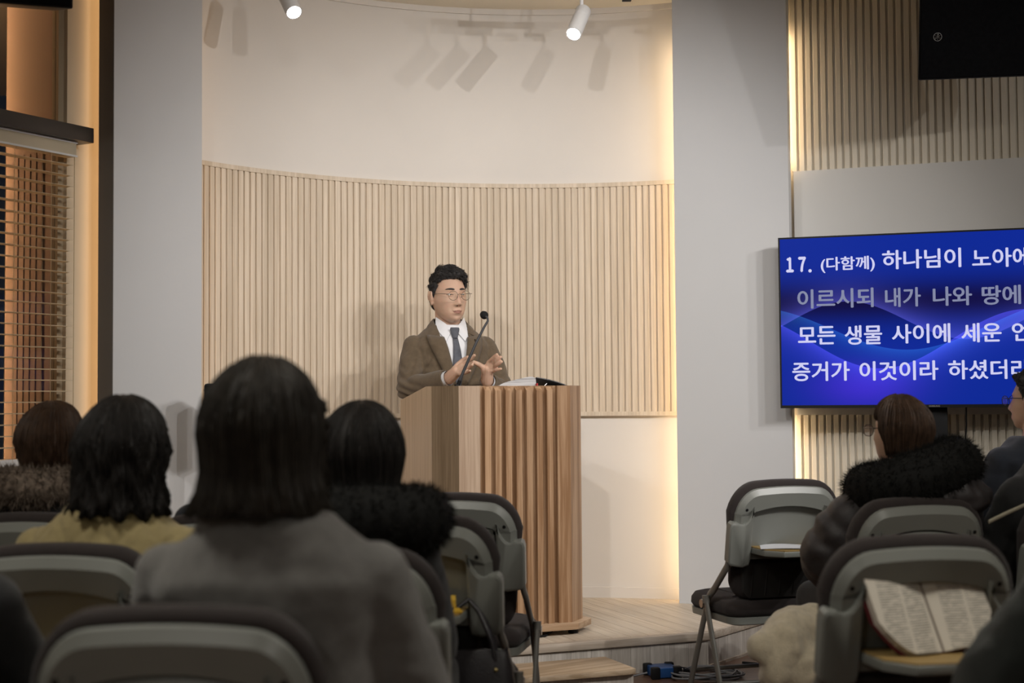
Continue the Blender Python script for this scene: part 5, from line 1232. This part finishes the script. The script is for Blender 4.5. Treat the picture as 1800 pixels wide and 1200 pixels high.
# woman in the black coat with a fur-edged hood
tp4, Mh4, g4, d4 = seated('woman with short black bob in a black coat with a thick black fur hood', (-0.385, 3.36), -8, 1.182, True, 0.93,
    lambda Mh: bob_hair(Mh, -0.115, 0.05, 0.026, 0.0, 0.0, -0.02, 58, 2.3, 360, 0.012, 0.006, (0.006, 0.0)), 'hair_black', 'black_cloth', 0.016, -8, 0.005, 0, 0.035, 0.0, 0.160, [(Vector((0.165, 0.04, 0.60)), Vector((0.08, 0.24, 0.56))), (Vector((-0.205, 0.02, 0.60)), Vector((-0.08, 0.25, 0.56)))], 0.010, 'hooded_coat', 0.008, 5, drop=0.0)
P_, R_ = arc_roll(0.055, -0.115, d4['zn'] - 0.022, 0.128, 0.105, 0.082, -205, 25, 0.0, 0.0, 18, 0.85)
obj('fur_trim', fur(P_, R_, 5, 4200, 0.022), M['fur_black'], g4, 60)
# woman by the window with a grey fur collar
tp1, Mh1, g1, d1 = seated('woman with short brown hair and a grey-brown fur collar by the window', (-1.405, 4.38), -9, 1.192, True, 0.95,
    lambda Mh: bob_hair(Mh, -0.095, 0.05, 0.022, -0.12, 0.004, 0.0, 58, 6.2, 420, 0.02, 0.016), 'hair_brown', 'black_cloth', 0.018, -14, 0, 0, 0, 0.0, 0.17, None, 0.011, 'coat', 0.006, 5)
P_, R_ = arc_roll(-0.015, -0.105, d1['zn'] - 0.01, 0.115, 0.095, 0.056, -215, 35, 0, 0, 18, 0.85)
obj('fur_collar', fur(P_, R_, 8, 4200, 0.030), M['fur_grey'], g1, 60)
# listener hidden behind the grey sweater
tp5, Mh5, g5, d5 = seated('listener in a black suit sitting just beyond the grey sweater woman', (-0.765, 4.26), -9, 1.205, False, 0.98,
    lambda Mh: (short_hair(Mh, 0.016, 5.1, 300, 5),), 'hair_black', 'navy', 0.006, -4, 0, 0, 0, 0.0, 0.185, None, 0.011, 'suit_jacket', 0.004, 5)
tp8, Mh8, g8, d8 = seated('listener in a dark jacket at the far left edge beside the yellow coat', (-1.535, 3.50), -9, 1.17, False, 0.95,
    lambda Mh: (short_hair(Mh, 0.016, 6.1, 300, 5),), 'hair_black', 'blackgreen', 0.026, -4, 0.004, 0, 0, 0.0, 0.175, None, 0.011, 'padded_jacket', 0.006, 5)
tp9, Mh9, g9, d9 = seated('listener in a black jacket cut off at the bottom left corner', (-1.095, 2.55), -6, 1.20, False, 0.97,
    lambda Mh: (short_hair(Mh, 0.016, 7.1, 300, 5),), 'hair_black', 'black_cloth', 0.022, -4, 0, 0, 0, 0.0, 0.175, None, 0.011, 'jacket', 0.006, 5)
# right rows: woman with the big fur hood
arm6 = [(Vector((0.195, 0.03, 0.655)), Vector((0.13, 0.22, 0.565))), (Vector((-0.255, -0.01, 0.660)), Vector((-0.12, 0.24, 0.565)))]
tp6, Mh6, g6, d6 = seated('woman in glasses and a dark quilted puffer coat with a big black fur hood', (1.305, 4.76), 14, 1.198, True, 0.95,
    lambda Mh: bob_hair(Mh, -0.085, 0.04, 0.017, -0.05, 0.0, 0.006, 60, 8.4, 420, 0.012, 0.006), 'hair_brown', 'puffer', 0.040, 22, 0.013, 0, -0.02, 0.0, 0.175, arm6, 0.010, 'puffer_coat', 0.006, 5)
P_, R_ = arc_roll(-0.01, -0.125, d6['zn'] - 0.020, 0.150, 0.105, 0.092, -205, 25, 0.0, 0.042, 20, 0.85)
obj('fur_trim', fur(P_, R_, 15, 6500, 0.026), M['fur_black'], g6, 60)
hdm = MB(); hdm.ball((0.065, -0.245, d6['zn'] - 0.085), (0.145, 0.065, 0.075), 24, 14); hme = remesh(hdm, 0.008, 2, 0.5, 'hood'); wrinkle(hme, 0.014, 14, (1, 1, 1.4), 2.0); wrinkle(hme, 0.006, 34, (1, 1, 1), 4.0); link('hood', hme, M['puffer'], g6, 179)
def glasses(Mp, Mh, label, wire, y=0.1135):
    g_ = thing('spectacles', label, 'glasses', tuple(Mp @ (Mh @ Vector((0, y, 0.006)))))
    def gw_(mb): mb.v = [tuple(Mp @ (Mh @ Vector(q))) for q in mb.v]; return mb
    for s_ in (-1, 1):
        cx = s_ * 0.032; ring = [(cx + 0.0255 * math.copysign(abs(math.cos(2 * PI * k / 32)) ** 0.8, math.cos(2 * PI * k / 32)), y, 0.003 + 0.0195 * math.copysign(abs(math.sin(2 * PI * k / 32)) ** 0.8, math.sin(2 * PI * k / 32))) for k in range(33)]
        obj('rim', gw_(MB().tube(ring, 0.0014, 6)), wire, g_, 179, True)
        obj('lens', gw_(MB().add([(cx, y - 0.001, 0.003)] + ring[:-1], [(0, 1 + k, 1 + (k + 1) % 32) for k in range(32)])), glass('lens', (0.92, 0.94, 0.98), 0.25, 0.03), g_, 179, True)
        obj('temple', gw_(MB().tube([(s_ * 0.0565, y, 0.012), (s_ * 0.072, y - 0.012, 0.0125), (s_ * 0.0785, 0.05, 0.013), (s_ * 0.081, 0.0, 0.012), (s_ * 0.079, -0.014, 0.0)], 0.0016, 6)), wire, g_, 179, True)
    obj('bridge', gw_(MB().tube([(-0.0075, y, 0.007), (0, y + 0.002, 0.010), (0.0075, y, 0.007)], 0.0014, 6)), wire, g_, 179, True)
glasses(XF[tp6], Mh6, 'thin spectacles worn by the woman with the big fur hood', gm)
tp7, Mh7, g7, d7 = seated('man with glasses in a navy jacket, face turned left, at the right edge', (2.205, 6.04), 18, 1.300, False, 1.02,
    lambda Mh: (short_hair(Mh, 0.019, 9.1, 700, 6),), 'hair_black', 'navy', 0.020, 26, 0, 0, 0, 0.0, 0.19, None, 0.010, 'jacket', 0.005, 6)
glasses(XF[tp7], Mh7, 'dark-rimmed spectacles worn by the man at the right edge', paint('dark_rim', (0.02, 0.02, 0.025), 0.3))
tp10, Mh10, g10, d10 = seated('person in a black jacket with a pale bag strap at the right edge', (1.81, 4.78), 14, 1.23, True, 0.95,
    lambda Mh: bob_hair(Mh, -0.10, 0.04, 0.016, -0.05, 0.0, 0.0, 60, 9.4, 300, 0.012), 'hair_black', 'black_cloth', 0.014, 10, 0, 0, 0, 0.0, 0.165, [(Vector((0.20, 0.03, 0.63)), Vector((0.09, 0.23, 0.565))), (Vector((-0.175, 0.04, 0.63)), Vector((-0.08, 0.25, 0.565)))], 0.010, 'jacket', 0.006, 5)
spts = [XF[tp10].inverted() @ at(px, py, Y) for px, py, Y in ((1738, 917, 4.50), (1752, 910, 4.52), (1775, 899, 4.56), (1800, 888, 4.60), (1835, 874, 4.66), (1860, 868, 4.72))]
obj('bag_strap', MB().tube(spts, 0.0065, 8, flat=0.4, up=(0, 0, 1)), paint('pale_strap', (0.36, 0.33, 0.25), 0.6), tp10, 60)
arm11 = [(Vector((0.225, 0.02, 0.63)), Vector((0.10, 0.22, 0.565))), (Vector((-0.235, 0.03, 0.63)), Vector((-0.10, 0.26, 0.565)))]
tp11, Mh11, g11, d11 = seated('listener in a black-green padded coat at the bottom right corner', (1.12, 2.56), 12, 1.20, False, 0.97,
    lambda Mh: (short_hair(Mh, 0.016, 4.7, 300, 5),), 'hair_black', 'blackgreen', 0.034, 6, 0, 0, 0, 0.0, 0.18, arm11, 0.010, 'padded_coat', 0.008, 5)

# ================================================================== SMALL THINGS ON AND AROUND THE CHAIRS
def on(key, x, y, z): return XF[CH[key]] @ Vector((x, y, z))
TZ = bk_(0, 0.188, 0.014)[2]; TY = bk_(0, 0.188, 0.014)[1]
# paper on the front right tray
pm_ = thing('paper_sheet', 'white printed sheet lying on the front right chair tray', 'paper', tuple(on('R1', -0.02, TY - 0.11, TZ)), math.radians(16 - 24))
rs = []
for k in range(9):
    u = k / 8; rs.append([(-0.115 + 0.23 * u, -0.075, 0.0006 + 0.004 * math.sin(u * PI)), (-0.115 + 0.23 * u, 0.075, 0.0006 + 0.010 * math.sin(u * PI) * (1 - u)), (-0.115 + 0.23 * u, 0.075, 0.0012 + 0.010 * math.sin(u * PI) * (1 - u)), (-0.115 + 0.23 * u, -0.075, 0.0012 + 0.004 * math.sin(u * PI))])
obj('sheet', MB().rings(rs), paint('white_paper', (0.62, 0.63, 0.66), 0.8, 0.04, 60), pm_, 60)
obj('printed_heading', MB().box(-0.06, 0.08, 0.046, 0.050, 0.0105, 0.0109), M['black'], pm_)
# open Bible leaning in the tray of the right chair
def page_print():
    mt, nt, b = nodes('printed_bible_page'); L = nt.links.new
    tc = N(nt, 'ShaderNodeTexCoord'); sx = N(nt, 'ShaderNodeSeparateXYZ'); L(tc.outputs['Object'], sx.inputs[0])
    mp = N(nt, 'ShaderNodeMapping'); mp.inputs['Scale'].default_value = (45, 45, 420); L(tc.outputs['Object'], mp.inputs[0])
    nz = N(nt, 'ShaderNodeTexNoise', i_Scale=1.0, i_Detail=2.0); L(mp.outputs[0], nz.inputs['Vector'])
    ln = N(nt, 'ShaderNodeMath', operation='MULTIPLY', i_1=1200.0); L(sx.outputs['Z'], ln.inputs[0]); sn = N(nt, 'ShaderNodeMath', operation='SINE'); L(ln.outputs[0], sn.inputs[0])
    g1_ = N(nt, 'ShaderNodeMath', operation='GREATER_THAN', i_1=0.0); L(sn.outputs[0], g1_.inputs[0]); g2_ = N(nt, 'ShaderNodeMath', operation='GREATER_THAN', i_1=0.44); L(nz.outputs['Fac'], g2_.inputs[0])
    mu = N(nt, 'ShaderNodeMath', operation='MULTIPLY'); L(g1_.outputs[0], mu.inputs[0]); L(g2_.outputs[0], mu.inputs[1])
    # two columns and margins
    ab = N(nt, 'ShaderNodeMath', operation='ABSOLUTE'); L(sx.outputs['X'], ab.inputs[0]); sb = N(nt, 'ShaderNodeMath', operation='SUBTRACT', i_1=0.078); L(ab.outputs[0], sb.inputs[0]); a2 = N(nt, 'ShaderNodeMath', operation='ABSOLUTE'); L(sb.outputs[0], a2.inputs[0])
    c1 = N(nt, 'ShaderNodeMath', operation='GREATER_THAN', i_1=0.004); L(a2.outputs[0], c1.inputs[0]); c2 = N(nt, 'ShaderNodeMath', operation='LESS_THAN', i_1=0.058); L(a2.outputs[0], c2.inputs[0])
    m2 = N(nt, 'ShaderNodeMath', operation='MULTIPLY'); L(c1.outputs[0], m2.inputs[0]); L(c2.outputs[0], m2.inputs[1]); m3 = N(nt, 'ShaderNodeMath', operation='MULTIPLY'); L(mu.outputs[0], m3.inputs[0]); L(m2.outputs[0], m3.inputs[1])
    mx = N(nt, 'ShaderNodeMix', data_type='RGBA'); mx.inputs[6].default_value = (0.60, 0.55, 0.47, 1); mx.inputs[7].default_value = (0.24, 0.22, 0.19, 1); L(m3.outputs[0], mx.inputs[0]); L(mx.outputs[2], b.inputs['Base Color']); b.inputs['Roughness'].default_value = 0.8
    return mt
MP_ = page_print()
B0 = on('R3', 0.015, TY - 0.112, TZ + 0.001); ob = thing('open_bible', 'open printed Bible propped on the tray of the right chair', 'book', tuple(B0), math.radians(10 + 6))
LT = math.radians(-26)      # leaning back towards the chair
def lean_(mb, rx_=LT): 
    R_ = Matrix.Rotation(rx_, 4, 'X') @ Matrix.Rotation(math.radians(-5), 4, 'Y'); mb.v = [tuple(R_ @ Vector(p)) for p in mb.v]; return mb
for s_, nm in ((-1, 'left_page_block'), (1, 'right_page_block')):
    rs = []
    for k in range(13):
        u = k / 12; x = s_ * (0.003 + 0.142 * u); d_ = -0.016 * math.sin(min(1, u * 1.15) * PI * 0.62) - 0.002; zlo = 0.004 + (0.085 * max(0, (u - 0.45) / 0.55) ** 2 if s_ < 0 else 0.070 * max(0, (u - 0.5) / 0.5) ** 2)
        rs.append([(x, d_, zlo), (x, d_, 0.205), (x, 0.004, 0.205), (x, 0.004, zlo)])
    obj(nm, lean_(MB().rings(rs if s_ > 0 else rs[::-1])), MP_, ob, 40)
obj('cover', lean_(MB().rings([[(x, 0.0055, 0.0 + 0.09 * max(0, (abs(x) - 0.075) / 0.075) ** 2), (x, 0.0055, 0.209), (x, 0.010, 0.209), (x, 0.010, 0.0 + 0.09 * max(0, (abs(x) - 0.075) / 0.075) ** 2)] for x in np.linspace(-0.152, 0.152, 17)])), paint('dark_red_cover', (0.10, 0.012, 0.016), 0.5), ob, 40)
# yellow booklet on the tray beside the aisle
yb = thing('yellow_booklet', 'small yellow and black booklet on the aisle chair tray', 'booklet', tuple(on('B', 0.085, TY - 0.09, TZ + 0.0005)), math.radians(10))
obj('cover', MB().box(-0.05, 0.05, -0.055, 0.055, 0.0, 0.007), paint('yellow_card', (0.55, 0.33, 0.03), 0.5), yb, bev=0.001)
obj('picture', MB().prism([(-0.01, -0.02), (0.03, -0.035), (0.035, 0.01), (0.0, 0.03)], 0.0071, 0.0076), M['black'], yb)
obj('folded_leaf', MB().prism([(-0.03, 0.01), (0.04, 0.0), (0.045, 0.04), (-0.02, 0.05)], lambda p: 0.0077, lambda p: 0.03 + 0.2 * (p[1] - 0.01)), paint('yellow_card_b', (0.60, 0.38, 0.05), 0.5), yb)
# black handbag hanging from the aisle chair
hb0 = on('B', 0.155, bk_(0, 0.10, 0.06)[1] - 0.055, 0.0)
hbt = thing('handbag', 'black leather handbag hanging by its handles from the aisle chair', 'handbag', (hb0.x, hb0.y, 0.27), math.radians(-4))
bgm = MB(); rs = []
for z, w_, d_ in ((0.0, 0.125, 0.045), (0.02, 0.135, 0.052), (0.10, 0.135, 0.050), (0.20, 0.120, 0.036), (0.235, 0.110, 0.020), (0.225, 0.104, 0.014)):
    rs.append([(w_ * math.copysign(abs(math.cos(a)) ** 0.5, math.cos(a)), d_ * math.copysign(abs(math.sin(a)) ** 0.6, math.sin(a)), z + 0.012 * noise.noise(Vector((math.cos(a) * 2, math.sin(a) * 2, z * 9)))) for a in [2 * PI * k / 36 for k in range(36)]])
obj('bag_body', bgm.rings(rs), M['leather'], hbt, 60)
for y in (-0.024, 0.030):
    pts = [(-0.075, y, 0.20), (-0.062, y, 0.27), (-0.03, y * 0.6 + 0.02, 0.345), (0.0, 0.03, 0.368), (0.03, y * 0.6 + 0.02, 0.34), (0.068, y, 0.26), (0.08, y, 0.19)]
    obj('handle', MB().tube(pts, 0.0065, 8), M['leather'], hbt, 60)
for x, z in ((-0.075, 0.2), (0.08, 0.19), (0.05, 0.10), (0.07, 0.07)): obj('brass_ring', MB().ball((x, -0.052 if z < 0.15 else -0.044, z), 0.006, 10, 6), paint('brass', (0.45, 0.36, 0.16), 0.35, metal=0.9), hbt, 60)
# cream fleece coat slipping off the seat side
q_ = at(1385, 1130, 4.45)
cm = MB(); pts = [at(1440, 1092, 4.62), at(1400, 1105, 4.55), at(1368, 1135, 4.5), at(1362, 1175, 4.48), at(1385, 1215, 4.5)]
cm.limb([tuple(p) for p in pts], [0.055, 0.078, 0.080, 0.060, 0.055], 18); cm.ball(tuple(at(1345, 1142, 4.46)), (0.05, 0.05, 0.055), 16, 10)
cm.ball(tuple(at(1410, 1190, 4.52)), (0.10, 0.09, 0.13), 18, 12); cm.ball(tuple(at(1440, 1125, 4.6)), (0.10, 0.09, 0.07), 18, 12)
cme = remesh(cm, 0.009, 6, 0.5, 'fleece_coat'); wrinkle(cme, 0.022, 9, (1, 1, 1), 3.0); wrinkle(cme, 0.008, 24, (1, 1, 1), 5.0); cme.transform(Matrix.Translation(Vector((0, 0, 0))))
tag(link('fleece_coat', cme, M['cream'], None, 179), 'cream fleece coat bundled beside the fur-hooded woman\'s chair', 'coat')
